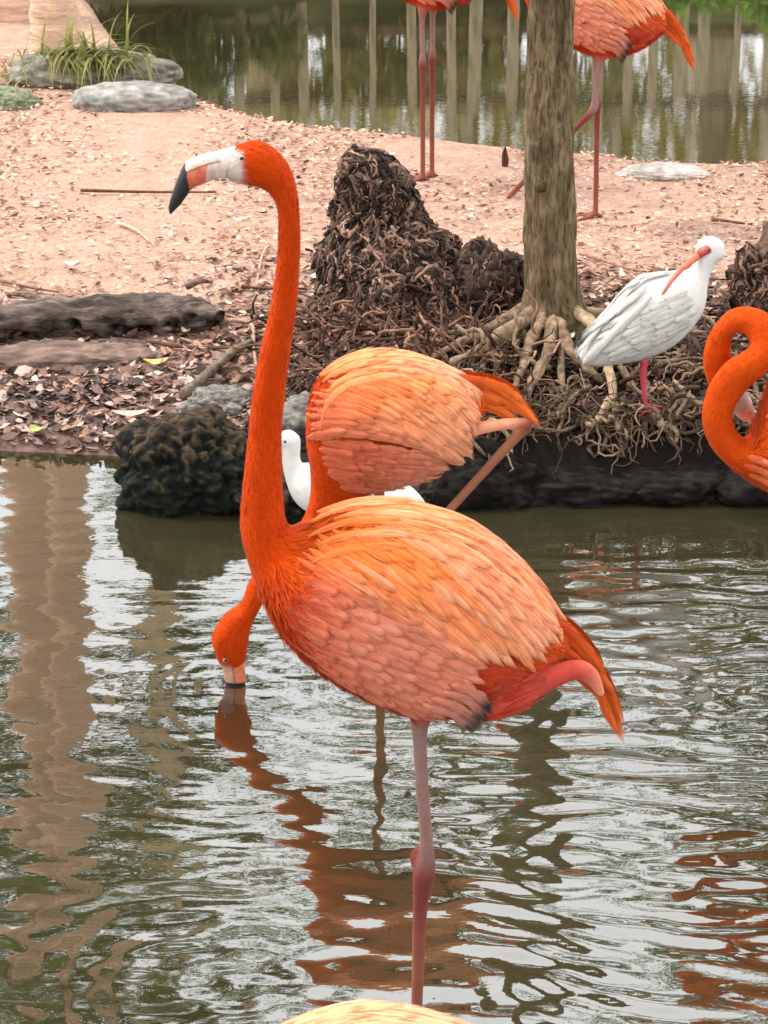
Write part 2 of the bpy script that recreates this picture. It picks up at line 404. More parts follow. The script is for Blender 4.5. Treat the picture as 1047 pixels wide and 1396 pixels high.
def solidify_body(name, V, F, CC, voxel, mat, parent, smooth=5, nloft=0, ring=26, fuzz=0, split=11, fz=(0.008, 0.019), fname='down'):
    tmp = mesh_obj('tmp_src', V, F, None)
    md = tmp.modifiers.new('r', 'REMESH'); md.mode = 'VOXEL'; md.voxel_size = voxel; md.use_smooth_shade = True
    ms = tmp.modifiers.new('s', 'SMOOTH'); ms.factor = 0.5; ms.iterations = smooth
    dg = bpy.context.evaluated_depsgraph_get(); dg.update()
    me = bpy.data.meshes.new_from_object(tmp.evaluated_get(dg)); me.name = name
    bpy.data.objects.remove(tmp, do_unlink=True)
    kd = KDTree(len(V))
    for i, v in enumerate(V): kd.insert(v, i)
    kd.balance()
    arr = np.ones((len(me.vertices), 4), dtype=np.float32)
    for i, v in enumerate(me.vertices):
        hits = kd.find_n(v.co, 5); wsum = 0; c = np.zeros(3)
        for _, j, d in hits:
            w = 1 / (d + 0.002); c += np.array(CC[j]) * w; wsum += w
        arr[i, :3] = c / wsum
    for a in list(me.color_attributes): me.color_attributes.remove(a)
    a = me.color_attributes.new('Col', 'FLOAT_COLOR', 'POINT'); a.data.foreach_set('color', arr.ravel())
    me.polygons.foreach_set('use_smooth', [True] * len(me.polygons))
    me.materials.clear(); me.materials.append(mat)
    o = bpy.data.objects.new(name, me); C.objects.link(o); o.parent = parent
    bv = BVHTree.FromPolygons([v.co.copy() for v in me.vertices], [tuple(p.vertices) for p in me.polygons])
    if fuzz:
        r = random.Random(len(V)); tri = [p for p in me.polygons]; ar = np.array([p.area for p in tri]); ar /= ar.sum()
        pick = np.random.default_rng(9).choice(len(tri), fuzz, p=ar); FV, FF, FC = [], [], []
        for i in pick:
            vs = tri[i].vertices; w = [r.random() + .05 for _ in vs]; sw = sum(w)
            p = Vector((0, 0, 0)); col = np.zeros(3)
            for q, ww in zip(vs, w): p += me.vertices[q].co * (ww / sw); col += arr[q, :3] * (ww / sw)
            n = tri[i].normal; j = kd.find(p)[1]
            if j >= nloft: continue
            sidx = j // ring
            d = V[max(j - ring, 0)] - V[j] if sidx else V[j] - V[j + ring]
            d = d + Vector((r.gauss(0, 1), r.gauss(0, 1), r.gauss(0, 1))) * d.length * .28; d = d - n * d.dot(n)
            if d.length < 1e-6: continue
            d.normalize(); neck = sidx / 5 > split
            L = (fz[0] if neck else fz[1]) * r.uniform(.6, 1.4); wd = (.0007 if neck else .0013) * r.uniform(.6, 1.4); sv = n.cross(d) * wd
            k = len(FV); m_ = p + d * L * .55 + n * L * .14; t_ = p + d * L + n * L * r.uniform(.12, .3)
            FV += [p - sv, p + sv, m_ - sv * .8, m_ + sv * .8, t_]; FF += [(k, k + 1, k + 3, k + 2), (k + 2, k + 3, k + 4)]
            g = r.uniform(.86, 1.16); FC += [(col[0] * g, col[1] * g * r.uniform(.9, 1.15), col[2] * g)] * 5
        prop(mesh_obj(fname, FV, FF, mat, parent, FC), kind='stuff')
    return o, bv
def side_hit(bv, p):
    h = bv.ray_cast(Vector((p.x, -1.5, p.z)), Vector((0, 1, 0)))
    if h[0] is not None: return h[0], (h[1] if h[1].y < 0 else -h[1])
    q = bv.find_nearest(Vector((p.x, -0.02, p.z))); n = (Vector((p.x, -0.02, p.z)) - q[0])
    m = q[1]; return q[0], (m if m.dot(n) > 0 or m.y < -.3 else -m)
BARB = {}
def flush_barbs(parent, mat):
    b = BARB.pop(parent.name, None)
    if b: prop(mesh_obj('barbs', b[0], b[1], mat, parent, b[2]), kind='stuff')
def feather(name, fr, bv, path_px, width_px, c0, c1, mat, parent, lift=0.012, base=0.003, tip=0.6, free=0.0, seg=11, nbarb=7, yoff=0.0, dark=None, mirror=True, edge=None, hit=None):
    """a single feather draped over the body's near side along pixel path; mirrored copy on the far side"""
    S = catmull([np.array(p, float) for p in path_px], 6)
    L = np.cumsum([0] + [np.linalg.norm(S[i + 1] - S[i]) for i in range(len(S) - 1)]); tot = L[-1]
    pts = []
    for i in range(seg + 1):
        d = tot * i / seg; x = np.interp(d, L, [s[0] for s in S]); y = np.interp(d, L, [s[1] for s in S])
        p = fr.l(x, y)
        if hit is not None:
            q, nrm = hit(p)
        elif bv is not None:
            q, nrm = side_hit(bv, p)
            if free:                       # leaves the body towards the tip
                t = i / seg; q = q.lerp(Vector((p.x, yoff, p.z)), min(1, free * t * 1.0)); nrm = nrm.lerp(Vector((0, -1, 0)), min(1, free * t)).normalized()
        else:
            q, nrm = Vector((p.x, yoff, p.z)), Vector((0, -1, 0))
        pts.append((q, nrm))
    hw = width_px / fr.sc / 2; V, F, CC, UV = [], [], [], []
    lat = (-1, -0.6, 0, 0.6, 1); rj = random.Random(int(path_px[0][0] * 37 + path_px[0][1] * 11))
    for i, (q, nrm) in enumerate(pts):
        t = i / seg
        d = (pts[min(i + 1, seg)][0] - pts[max(i - 1, 0)][0]); d = d.normalized() if d.length > 1e-9 else Vector((1, 0, 0))
        sv = nrm.cross(d); sv = sv.normalized() if sv.length > 1e-6 else Vector((0, 0, 1))
        prof = min(1.0, (t / 0.22 + 0.12) ** 0.6) * (1.0 if t < tip else math.sqrt(max(0.0, 1 - ((t - tip) / (1 - tip)) ** 2)) + 0.04)
        c = mixc(c0, c1, t ** 1.2)
        if dark is not None and t > dark[0]: c = mixc(c, dark[1], min(1, (t - dark[0]) / 0.18))
        for a in lat:
            off = base + lift * t * t - abs(a) ** 2 * hw * 0.30 + (0.0012 * (1 - abs(a)))
            w = q + sv * (a * hw * prof * (1 - (rj.random() * .38 if abs(a) == 1 else 0))) + nrm * off
            V.append(w); e = abs(a)
            cc = c if edge is None else mixc(c, edge, e * e * 0.8)
            CC.append(cc); UV.append((0.5 + a * 0.5, t))
    m = len(lat)
    for i in range(seg):
        for k in range(m - 1):
            F.append((i * m + k, i * m + k + 1, (i + 1) * m + k + 1, (i + 1) * m + k))
    o = mesh_obj(name, V, F, mat, parent, CC, True, UV)
    outs = [o]; B = BARB.setdefault(parent.name, ([], [], [])); rb = random.Random(len(B[0]) + 17)
    for _ in range(nbarb):
        a0 = rb.uniform(-.85, .85); da = rb.uniform(.0, .35) * (1 if a0 > 0 else -1); t0 = rb.uniform(.02, .72); tl = rb.uniform(.15, .34); pts_ = []
        for j in range(4):
            t = min(.985, t0 + tl * j / 3); a_ = max(-.97, min(.97, a0 + da * j / 3)); fi = t * seg; i0 = min(int(fi), seg - 1); u_ = fi - i0
            ki = 0
            while ki < m - 2 and lat[ki + 1] < a_: ki += 1
            v_ = (a_ - lat[ki]) / (lat[ki + 1] - lat[ki])
            p0 = V[i0 * m + ki].lerp(V[i0 * m + ki + 1], v_); p1 = V[(i0 + 1) * m + ki].lerp(V[(i0 + 1) * m + ki + 1], v_)
            pts_.append((p0.lerp(p1, u_) + pts[i0][1] * (.0008 + .0012 * j / 3), pts[i0][1]))
        base_c = CC[min(seg, int((t0 + tl * .5) * seg)) * m + 2]; g = rb.choice((.82, .9, 1.1, 1.2)) * rb.uniform(.95, 1.05); cb = tuple(min(.9, x * g) for x in base_c); wd = rb.uniform(.0006, .0015)
        for sg in ((1, -1) if mirror else (1,)):
            k = len(B[0])
            for j, (p_, n_) in enumerate(pts_):
                d_ = pts_[min(j + 1, 3)][0] - pts_[max(j - 1, 0)][0]; sv_ = n_.cross(d_); sv_ = sv_.normalized() * wd * (1 - .28 * j) if sv_.length > 1e-9 else Vector((0, 0, 0))
                for e_ in (-1, 1):
                    q_ = p_ + sv_ * e_; B[0].append(Vector((q_.x, q_.y * sg, q_.z))); B[2].append(cb)
            for j in range(3): B[1].append((k + 2 * j, k + 2 * j + 1, k + 2 * j + 3, k + 2 * j + 2))
    if mirror:
        c = o.copy(); C.objects.link(c); c.parent = parent; c.scale = (1, -1, 1); outs.append(c)
    return outs
def ridge_feathers(fr, bv, name, ridge, nrow, lats, length, width, colf, mat, parent, rnd, base=0.003, lift=0.005):
    """feathers lying along the spine, draped from above"""
    for ri in range(nrow):
        f = 1 - ri / nrow
        for li, la in enumerate(lats):
            u0 = f * 0.80 + rnd.uniform(-.03, .03) + (0.04 if li % 2 else 0); la2 = la + rnd.uniform(-.006, .006)
            path = [poly_at(ridge, min(1.0, u0 + length * t)) for t in (0, .33, .66, 1)]
            def hit(p, la2=la2):
                h = bv.ray_cast(Vector((p.x, la2, 3)), Vector((0, 0, -1)))
                if h[0] is None:
                    h = bv.find_nearest(Vector((p.x, la2, p.z)))
                return h[0], (h[1] if h[1].z > 0 else -h[1])
            c0, c1 = colf(0.5, f, rnd)
            feather(name, fr, bv, path, width * rnd.uniform(.8, 1.2), c0, c1, mat, parent, lift * rnd.uniform(.3, 1.0), base + .0003 * ri, .5, hit=hit, mirror=False)
def poly_at(poly, u):
    poly = np.array(poly, float); d = np.r_[0, np.cumsum(np.linalg.norm(np.diff(poly, axis=0), axis=1))]; d /= d[-1]
    return np.array([np.interp(u, d, poly[:, 0]), np.interp(u, d, poly[:, 1])])
def tract(fr, bv, name, O, Mi, T, nu, rows, flen, width, colf, mat, parent, jit=1.0, lift=0.012, base=0.003, tip=0.6, rnd=None):
    """overlapping rows of feathers: bezier from curve O via Mi to T"""
    rnd = rnd or random
    def bz(u, f):
        a, b, c = poly_at(O, u), poly_at(Mi, u), poly_at(T, u); f = min(f, 1.0 + .04 * math.sin(u * 90))
        return (1 - f) ** 2 * a + 2 * f * (1 - f) * b + f * f * c
    for ri, f0 in enumerate(rows):
        k = nu + (ri % 2)
        for i in range(k):
            u = (i + 0.5 + 0.5 * (ri % 2 - 0.5)) / k + rnd.uniform(-0.25, 0.25) / k * jit; u = min(max(u, 0.0), 1.0)
            fl = flen * rnd.uniform(0.85, 1.15); ff = f0 + rnd.uniform(-0.04, 0.04) * jit
            path = [bz(u, ff + fl * t) for t in (0, 0.33, 0.66, 1.0)]
            c0, c1 = colf(u, f0, rnd)
            feather(name, fr, bv, path, width * rnd.uniform(0.8, 1.2), c0, c1, mat, parent, lift * rnd.uniform(0.6, 1.3), base + 0.0008 * (len(rows) - ri), tip)

ORED = srgb(184, 59, 6); ORDK = srgb(166, 44, 14); ORG = srgb(208, 88, 24); GOLD = srgb(232, 126, 40); PEACH = srgb(230, 156, 122)
PINK = srgb(216, 130, 104); CREAM = srgb(232, 180, 142); BLACK = (0.012, 0.011, 0.012); IVORY = srgb(196, 184, 176); LEGP = srgb(140, 110, 104)
LEGR = srgb(134, 82, 66); KNEE = srgb(116, 60, 56); SALM = srgb(200, 72, 40)
def vary(c, rnd, a=0.08):
    k = 1 + rnd.uniform(-a, a); h = rnd.uniform(-a, a) * .5; return (c[0] * k, c[1] * k * (1 + h), c[2] * k * (1 + h * 1.5))

main_secs = [(782, 868, 765, 905, .010), (765, 845, 735, 928, .035), (735, 800, 700, 950, .070), (690, 752, 655, 968, .100), (640, 718, 600, 975, .118),
    (590, 699, 550, 968, .125), (540, 690, 497, 948, .125), (490, 690, 450, 922, .118), (450, 700, 412, 893, .105), (420, 714, 380, 857, .088),
    (402, 720, 358, 815, .070), (392, 716, 339, 768, .052), (387, 693, 328, 718, .043), (385, 655, 331, 662, .037), (384, 600, 338, 598, .033),
    (387, 550, 343, 545, .031), (393, 500, 352, 492, .030), (400, 450, 363, 444, .029), (406, 400, 372, 396, .028), (409, 350, 378, 350, .027),
    (409, 300, 379, 302, .026), (404, 255, 376, 277, .026), (392, 222, 362, 259, .028), (372, 201, 345, 253, .031), (350, 191, 326, 250, .030),
    (333, 194, 312, 245, .024), (320, 199, 306, 243, .018)]
def body_col(px, py, ct, s):
    if s > 10.5:                                             # neck and head
        c = ORED
        if px < 338 and py < 250:                            # bare pale skin between eye and bill
            if (px - 306) / 32 + (py - 240) / -60 * 0.2 < 0.82 and py > 200 + (px - 306) * 0.12: return IVORY
        return c
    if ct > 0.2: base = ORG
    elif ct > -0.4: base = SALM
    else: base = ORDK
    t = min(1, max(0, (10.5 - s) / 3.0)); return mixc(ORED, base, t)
def main_feathers(fr, bv, root, dens=1.0, seed=3, pale=0.0, full=None):
    rnd = random.Random(seed); fm = M['feather']
    def colA(u, f, r):
        # orange on the back grading to peach towards the tips and the rump
        c0 = mixc(mixc(ORED, ORG, min(1, .45 + 3 * f)), GOLD, .2 + r.random() * 0.6); c1 = mixc(mixc(GOLD, PEACH, min(1, 0.15 + 1.5 * f)), GOLD, r.random() * 0.35)
        if r.random() < 0.25: c1 = mixc(c1, CREAM, 0.6)
        if u > 0.6: c0, c1 = mixc(c0, PEACH, 0.35), mixc(c1, PEACH, 0.5)
        if u < .25: k = 1 - u / .25; c0, c1 = mixc(c0, mixc(ORED, PINK, f), .7 * k), mixc(c1, PINK, .7 * k)
        return vary(mixc(c0, CREAM, pale), r), vary(mixc(c1, CREAM, pale), r)
    def colB(u, f, r):
        c0 = mixc(mixc(ORED, PINK, min(1, f * 4)), ORDK, .35 + .3 * u); c1 = mixc(mixc(ORG, PINK, min(1, .35 + f * 3)), PEACH, min(1, f * 2) * (0.1 + r.random() * 0.6))
        if u > .75: c1 = mixc(c1, ORDK, (u - .75) * 1.6)
        return vary(mixc(c0, CREAM, pale), r, .06), vary(mixc(c1, CREAM, pale), r, .06)
    # flank and lower wing coverts (pink), pointing back and down
    tract(fr, bv, 'covert_feather', [(408, 752), (385, 805), (396, 850), (425, 882)], [(505, 778), (495, 845), (500, 890), (500, 918)],
          [(676, 862), (662, 905), (648, 932), (600, 957)], int(12 * dens), [0.68, 0.57, 0.46, 0.35, 0.25, 0.15, 0.05], 0.27, 26, colB, fm, root, rnd=rnd, lift=0.008, base=0.001, tip=0.55)
    # wing tip
    for (a, b, c, w) in (((575, 915), (620, 935), (643, 970), 22), ((585, 905), (628, 925), (648, 958), 20), ((600, 896), (635, 912), (655, 945), 20), ((610, 888), (640, 900), (662, 928), 20)):
        feather('flight_feather', fr, bv, [a, b, c], w, vary(PINK, rnd), srgb(150, 110, 105), fm, root, 0.010, 0.016, 0.6, dark=(0.62, BLACK))
    # long scapular plumes arching over the back and hanging
    tract(fr, bv, 'plume', [(404, 748), (422, 726), (455, 712), (500, 704), (548, 702), (590, 708)], [(500, 768), (540, 742), (580, 728), (620, 724), (665, 742), (684, 756)],
          [(640, 860), (668, 874), (696, 878), (722, 877), (746, 872), (764, 862)], int(21 * dens), [0.55, 0.44, 0.33, 0.22, 0.11, 0.0], 0.44, 17, colA, fm, root, rnd=rnd, lift=0.010, base=0.0035, tip=0.62)
    ridge_feathers(fr, bv, 'back_feather', [(402, 722), (420, 714), (450, 700), (490, 690), (540, 690), (590, 699), (640, 718), (690, 752), (735, 800), (768, 850)], int(11 * dens), (-.08, -.062, -.044, -.026, -.009, .009, .026, .044, .062, .08), .30, 21, colA, fm, root, rnd)
    for k in range(14):
        x0, y0 = rnd.uniform(670, 725), rnd.uniform(855, 880); l = rnd.uniform(40, 60)
        feather('rump_feather', fr, bv, [(x0, y0), (x0 + l * .5, y0 + 8), (x0 + l, y0 + 20)], 16, vary(ORED, rnd), vary(mixc(ORED, ORG, .7), rnd), fm, root, .003, .002, .5, mirror=k % 2 == 0)
    for k in range(14):
        x0, y0 = rnd.uniform(615, 700), rnd.uniform(905, 955) - 0; l = rnd.uniform(40, 65)
        feather('thigh_feather', fr, full, [(x0, y0), (x0 + l * .5, y0 - 6 - (x0 - 615) * .1), (x0 + l, y0 - 14 - (x0 - 615) * .14)], 15, vary(ORDK, rnd), vary(mixc(ORDK, TH, .7), rnd), fm, root, .003, .0015, .5, mirror=False)
    # tail
    for (a, b, c, w) in (((735, 850), (805, 905), (851, 1012), 16), ((735, 862), (802, 915), (843, 1000), 16), ((735, 840), (804, 888), (852, 990), 15), ((730, 872), (795, 912), (836, 972), 17), ((725, 845), (785, 875), (838, 945), 19), ((725, 880), (770, 905), (826, 950), 18), ((735, 856), (803, 910), (830, 985), 14), ((730, 838), (780, 858), (824, 915), 20)):
        feather('tail_feather', fr, None, [a, b, c], w, vary(ORED, rnd), vary(mixc(ORED, GOLD, 0.4), rnd), fm, root, 0.004, 0.004 + rnd.random() * 0.012, 0.7, yoff=-0.006, mirror=True)
def head_parts(fr, bv, root, secs, colf, eye_px, r_px, dy=0.0):
    V, F, CC = loft(fr, secs, colf, 12, 56)
    bill = mesh_obj('bill', V, F, M['bill'], root, CC)
    p = fr.l(*eye_px); q, n = side_hit(bv, p) if dy == 0 else (Vector((p.x, dy, p.z)), Vector((0, -1, 0)))
    for sgn in ((1, -1) if dy == 0 else (1,)):
        V, F, CC = [], [], []; r = r_px / fr.sc; nr, nt_ = 10, 14
        for i in range(nr + 1):
            a = math.pi * i / nr
            for k in range(nt_):
                b = 2 * math.pi * k / nt_
                V.append(Vector((q.x + r * math.sin(a) * math.cos(b), sgn * (q.y + r * 0.45 - r * math.cos(a)), q.z + r * math.sin(a) * math.sin(b))))
                CC.append(BLACK if a < 0.75 else srgb(206, 176, 110) if a < 1.15 else srgb(205, 170, 150))
        for i in range(nr):
            for k in range(nt_):
                F.append((i * nt_ + k, i * nt_ + (k + 1) % nt_, (i + 1) * nt_ + (k + 1) % nt_, (i + 1) * nt_ + k))
        mesh_obj('eye', V, F, M['eye'], root, CC)
main_bill = [(323, 199, 306, 245, .018), (300, 205, 296, 243, .016), (280, 209, 286, 247, .015), (263, 215, 275, 252, .014), (252, 222, 263, 257, .013),
             (243, 241, 254, 268, .010), (236, 260, 246, 279, .008), (230, 280, 238, 287, .005), (231, 291, 233, 292, .001)]
def main_bill_col(px, py, ct, s):
    if s > 4.15 - .25 * ct + .12 * noise.noise(Vector((px * .2, py * .2, ct * 3))): return BLACK
    lim = .24
    if s > 2.0 - .9 * ct * .5 and -0.9 < ct < lim: return mixc(srgb(206, 108, 78), srgb(196, 84, 54), max(0, min(1, -ct)))
    if lim <= ct < lim + .13 and s > 0.9: return srgb(126, 84, 70)
    return mixc(IVORY, srgb(226, 196, 172), min(1, s / 4)) if ct > 0 else srgb(196, 176, 166)
def toes(fr, V, F, CC, x, y, yo, s=1.0):
    for dx, dyy in ((-52, -0.055), (-66, 0.0), (-50, 0.055), (22, 0.01)):
        limb(fr, [(x, y - 6, 8 * s, yo), (x + dx * 0.5 * s, y + 1, 7 * s, yo + dyy * 0.5), (x + dx * s, y + 4, 5 * s, yo + dyy)], [LEGR, LEGR, KNEE], V, F, CC, 8, 3)
FM = Frame(YM, 572, 1372)
def flamingo_main_type(root, legs, seed, feet=(), voxel=0.0042, dens=1.0, pale=0.0, fuzz=9000):
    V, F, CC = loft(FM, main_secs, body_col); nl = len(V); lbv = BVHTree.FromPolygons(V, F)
    for pts, cols in legs: limb(FM, pts, cols, V, F, CC)
    for (x, y, yo) in feet: toes(FM, V, F, CC, x, y, yo)
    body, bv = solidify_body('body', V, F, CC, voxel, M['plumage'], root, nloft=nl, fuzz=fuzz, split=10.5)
    main_feathers(FM, lbv, root, dens, seed, pale, bv); flush_barbs(root, M['barb'])
    head_parts(FM, bv, root, main_bill, main_bill_col, (331, 211), 3.8)
    return bv
leg_cols = [SALM, LEGP, LEGP, LEGP, KNEE, KNEE, LEGR, LEGR, LEGR]
# the tall flamingo on one leg in the foreground
fl = empty('flamingo', FM.base, 'tall orange flamingo with raised head and black bill tip standing on one leg in pond', 'flamingo', 'flamingos around the pond')
TH = srgb(190, 74, 62)
flamingo_main_type(fl, [
    ([(577, 945, 30, -.02), (572, 985, 12, -.02), (575, 1060, 9.5, -.02), (581, 1140, 10, -.02), (578, 1182, 16, -.02), (573, 1225, 11, -.02), (570, 1300, 9.5, -.02), (568, 1372, 8.5, -.02), (567, 1480, 8.5, -.02)], leg_cols),
    ([(572, 1150, 5, -.012), (566, 1165, 8, -.012), (568, 1182, 5, -.012)], [KNEE, KNEE, KNEE]),
    ([(620, 938, 30, -.05), (680, 936, 24, -.06), (735, 911, 17, -.055), (780, 896, 14, -.05), (802, 906, 12, -.045), (818, 934, 5, -.04)], [ORDK, TH, TH, TH, mixc(TH, PINK, .6), PEACH])], 3, voxel=0.0036, fuzz=22000)
# two flamingos on the far side of the bank
def place_back(fx, fy, foot_local_px, rz, label, legs, feet, seed, pale):
    g = G(fx, fy); lf = FM.l(*foot_local_px)
    off = Matrix.Rotation(rz, 3, 'Z') @ lf
    e = empty('flamingo', Vector((g.x, g.y, gz(g.x, g.y) + 0.006)) - off, label, 'flamingo', 'flamingos around the pond'); e.rotation_euler.z = rz
    flamingo_main_type(e, legs, seed, feet, 0.0052, 0.7, pale)
    return e
def two_leg(x0, yo, ya, yf, lean=0):
    return ([(x0 + 6, 945, 28, yo), (x0, 990, 11, yo), (x0 + lean * 0.3, 1060, 9, yo), (x0 + lean * 0.5, ya - 30, 9.5, yo), (x0 + lean * 0.6, ya, 14, yo), (x0 + lean * 0.8, ya + 40, 9.5, yo), (x0 + lean, yf - 60, 8.5, yo), (x0 + lean, yf, 8.5, yo)], leg_cols[:8])
place_back(582, 243, (571, 1430), 0.05, 'flamingo behind the root stump standing on two straight legs', [two_leg(554, -.03, 1125, 1430, 3), two_leg(590, .03, 1115, 1430, -2)], [(557, 1430, -.03), (588, 1430, .03)], 21, 0.12)
place_back(813, 298, (580, 1385), -0.04, 'flamingo stepping with one leg lifted behind the slender tree trunk', [two_leg(572, .03, 1100, 1385, 6),
    ([(585, 945, 28, -.03), (578, 990, 11, -.03), (568, 1060, 9, -.03), (566, 1098, 13, -.03), (540, 1130, 9.5, -.03), (440, 1225, 8.5, -.03), (345, 1318, 8.5, -.03), (330, 1335, 7, -.03)], leg_cols[:8])], [(578, 1385, .03)], 33, 0.08)

# ---- feeding flamingo behind
F2 = Frame(Y2, 518, 932)
f2_secs = [(664, 538, 644, 592, .018), (638, 518, 626, 622, .055), (602, 500, 592, 640, .088), (560, 486, 556, 653, .104), (520, 481, 522, 664, .108), (484, 487, 508, 670, .105),
    (452, 501, 502, 674, .098), (431, 523, 498, 677, .088), (419, 557, 492, 681, .075), (417, 600, 480, 688, .060), (423, 642, 464, 697, .048), (421, 686, 449, 713, .040),
    (400, 728, 425, 750, .036), (366, 762, 388, 788, .034), (341, 790, 368, 806, .033), (328, 822, 350, 838, .033), (306, 838, 342, 857, .036), (289, 866, 338, 879, .037), (293, 890, 336, 893, .031), (301, 908, 333, 905, .022)]
def f2_col(px, py, ct, s):
    if s > 18.6: return mixc(ORED, IVORY, 0.6) if px < 316 else ORED
    if s > 7: return ORED
    return mixc(ORED, ORG if ct > 0 else ORDK, min(1, (7 - s) / 2.5))
LEGB = srgb(150, 98, 74)
def flamingo_feeding(root, seed, pale, stand_px=930, fold=True, voxel=0.0045):
    V, F, CC = loft(F2, f2_secs, f2_col); nl = len(V)
    limb(F2, [(517, 640, 22, .02), (517, 672, 8, .02), (518, 760, 7, .02), (518, 800, 10, .02), (518, 850, 7, .02), (518, 930, 6.5, .02), (518, 1060, 6.5, .02)], [ORDK, LEGB, LEGB, KNEE, LEGB, LEGB, LEGB], V, F, CC)
    if fold:
        limb(F2, [(590, 590, 22, -.03), (640, 580, 11, -.03), (690, 572, 8, -.03), (716, 574, 9.5, -.03), (704, 588, 8, -.03), (660, 636, 6.8, -.03), (604, 698, 6.5, -.03), (580, 725, 7, -.03), (560, 752, 4, -.03)], [SALM, PEACH, PEACH, KNEE, LEGB, LEGB, LEGB, LEGR, LEGR], V, F, CC)
    else:
        limb(F2, [(560, 630, 22, -.03), (560, 668, 8, -.03), (560, 800, 9, -.03), (562, 930, 6.5, -.03), (562, 1060, 6.5, -.03)], [ORDK, LEGB, KNEE, LEGB, LEGB], V, F, CC)
    body, bv = solidify_body('body', V, F, CC, voxel, M['plumage'], root, nloft=nl, fuzz=14000, split=8)
    rnd = random.Random(seed); fm = M['feather']
    def colA(u, f, r):
        c0 = mixc(ORG, GOLD, r.random()); c1 = mixc(mixc(GOLD, PEACH, min(1, 0.3 + f)), CREAM, r.random() * 0.5)
        if f < 0.3: c0, c1 = mixc(c0, ORG, 0.3), mixc(c1, GOLD, 0.4)
        if f < .06: c0, c1 = mixc(ORED, ORG, .3), mixc(ORG, GOLD, .3 + .4 * u)
        if u < .4: k = 1 - u / .4; c0, c1 = mixc(c0, ORED, .9 * k), mixc(c1, mixc(ORED, PINK, .3 + f), .85 * k)
        return vary(mixc(c0, CREAM, pale), r), vary(mixc(c1, CREAM, pale), r)
    def colB(u, f, r):
        c0 = mixc(ORED, PINK, max(0, min(.8, f * 1.4 - .3))); c1 = mixc(ORED, PINK, min(1, 1.6 * f) * (.6 + r.random() * 0.4)); return vary(mixc(c0, CREAM, pale), r), vary(mixc(c1, CREAM, pale), r)
    tract(F2, bv, 'covert_feather', [(432, 585), (436, 622), (466, 655)], [(520, 580), (520, 625), (525, 656)], [(618, 604), (606, 630), (585, 652)], 10, [0.66, 0.54, 0.42, 0.3, 0.18, 0.06], 0.32, 18, colB, fm, root, rnd=rnd, lift=0.008)
    tract(F2, bv, 'plume', [(421, 600), (421, 560), (436, 526), (472, 502), (515, 493), (552, 496)], [(480, 540), (505, 524), (540, 510), (570, 502), (600, 506), (625, 518)],
          [(606, 600), (624, 622), (636, 634), (642, 618), (646, 590), (652, 558)], 18, [0.55, 0.44, 0.33, 0.22, 0.11, 0.0], 0.44, 15, colA, fm, root, rnd=rnd, lift=0.010, base=0.003, tip=0.62)
    ridge_feathers(F2, bv, 'back_feather', [(428, 528), (452, 501), (484, 487), (520, 481), (560, 486), (602, 500), (638, 518), (655, 530)], 10, (-.068, -.052, -.037, -.022, -.007, .007, .022, .037, .052, .068), .32, 17, colA, fm, root, rnd)
    for (a, b, c, w) in (((605, 510), (680, 528), (738, 582), 18), ((610, 520), (680, 540), (722, 566), 20), ((605, 515), (670, 520), (716, 547), 18), ((610, 530), (670, 552), (704, 572), 20), ((600, 525), (650, 535), (690, 548), 22)):
        feather('tail_feather', F2, None, [a, b, c], w, vary(ORED, rnd), vary(mixc(ORG, GOLD, 0.5), rnd), fm, root, 0.004, 0.004 + rnd.random() * 0.01, 0.7, yoff=-0.006)
    flush_barbs(root, M['barb'])
    def bcol(px, py, ct, s):
        if s > 2.6: return BLACK
        return srgb(188, 138, 118) if ct > 0.1 else srgb(200, 110, 78) if ct < -0.1 else srgb(120, 76, 66)
    head_parts(F2, bv, root, [(298, 900, 334, 901, .022), (303, 912, 334, 911, .017), (305, 922, 335, 923, .015), (308, 932, 334, 932, .012), (312, 945, 326, 944, .006), (315, 952, 320, 952, .002)], bcol, (309, 893), 4.2)
f2 = empty('flamingo', F2.base, 'orange flamingo with lowered neck dipping its bill in the water, one leg folded back', 'flamingo', 'flamingos around the pond')
flamingo_feeding(f2, 5, 0.12)
# ---- bird right under the camera: only its pale back shows
top = F2.l(520, 481)
Yf = 2.40; tgt = P(497, 1389, Yf)
f4 = empty('flamingo', tgt - Vector((top.x, 0, top.z)), 'pale cream backed flamingo feeding in front of the tall one, only its back showing', 'flamingo', 'flamingos around the pond')
flamingo_feeding(f4, 9, 0.6, fold=False, voxel=0.0055)

# ---- flamingo with coiled neck at right
F3 = Frame(Y3, 1130, 945)
f3_secs = [(1330, 640, 1310, 680, .02), (1285, 580, 1262, 692, .07), (1215, 530, 1195, 694, .1), (1145, 505, 1135, 692, .11), (1090, 500, 1080, 680, .1), (1055, 515, 1045, 668, .085),
    (1038, 560, 1018, 652, .062), (1022, 598, 992, 634, .046), (1004, 587, 968, 607, .038), (999, 566, 957, 570, .034), (1005, 548, 965, 530, .031), (1022, 527, 987, 497, .030),
    (1046, 505, 1007, 484, .030), (1068, 476, 1024, 474, .030, .012), (1058, 440, 1021, 465, .029, .03), (1030, 427, 1015, 461, .028, .045), (1000, 433, 1006, 464, .028, .055), (977, 460, 1003, 475, .028, .065), (965, 495, 1003, 498, .028, .075), (968, 528, 1004, 518, .029, .08), (985, 560, 1014, 532, .033, .085), (1004, 578, 1024, 545, .030, .085), (1016, 584, 1028, 556, .02, .085)]
def f3_col(px, py, ct, s):
    if s > 20.6: return IVORY
    if s > 6: return mixc(ORED, ORG, 0.25)
    return mixc(ORED, ORG, min(1, (6.5 - s) / 2))
f3 = empty('flamingo', F3.base, 'orange flamingo with its neck coiled in a loop, half out of view by the bank', 'flamingo', 'flamingos around the pond')
V, F, CC = loft(F3, f3_secs, f3_col); nl = len(V)
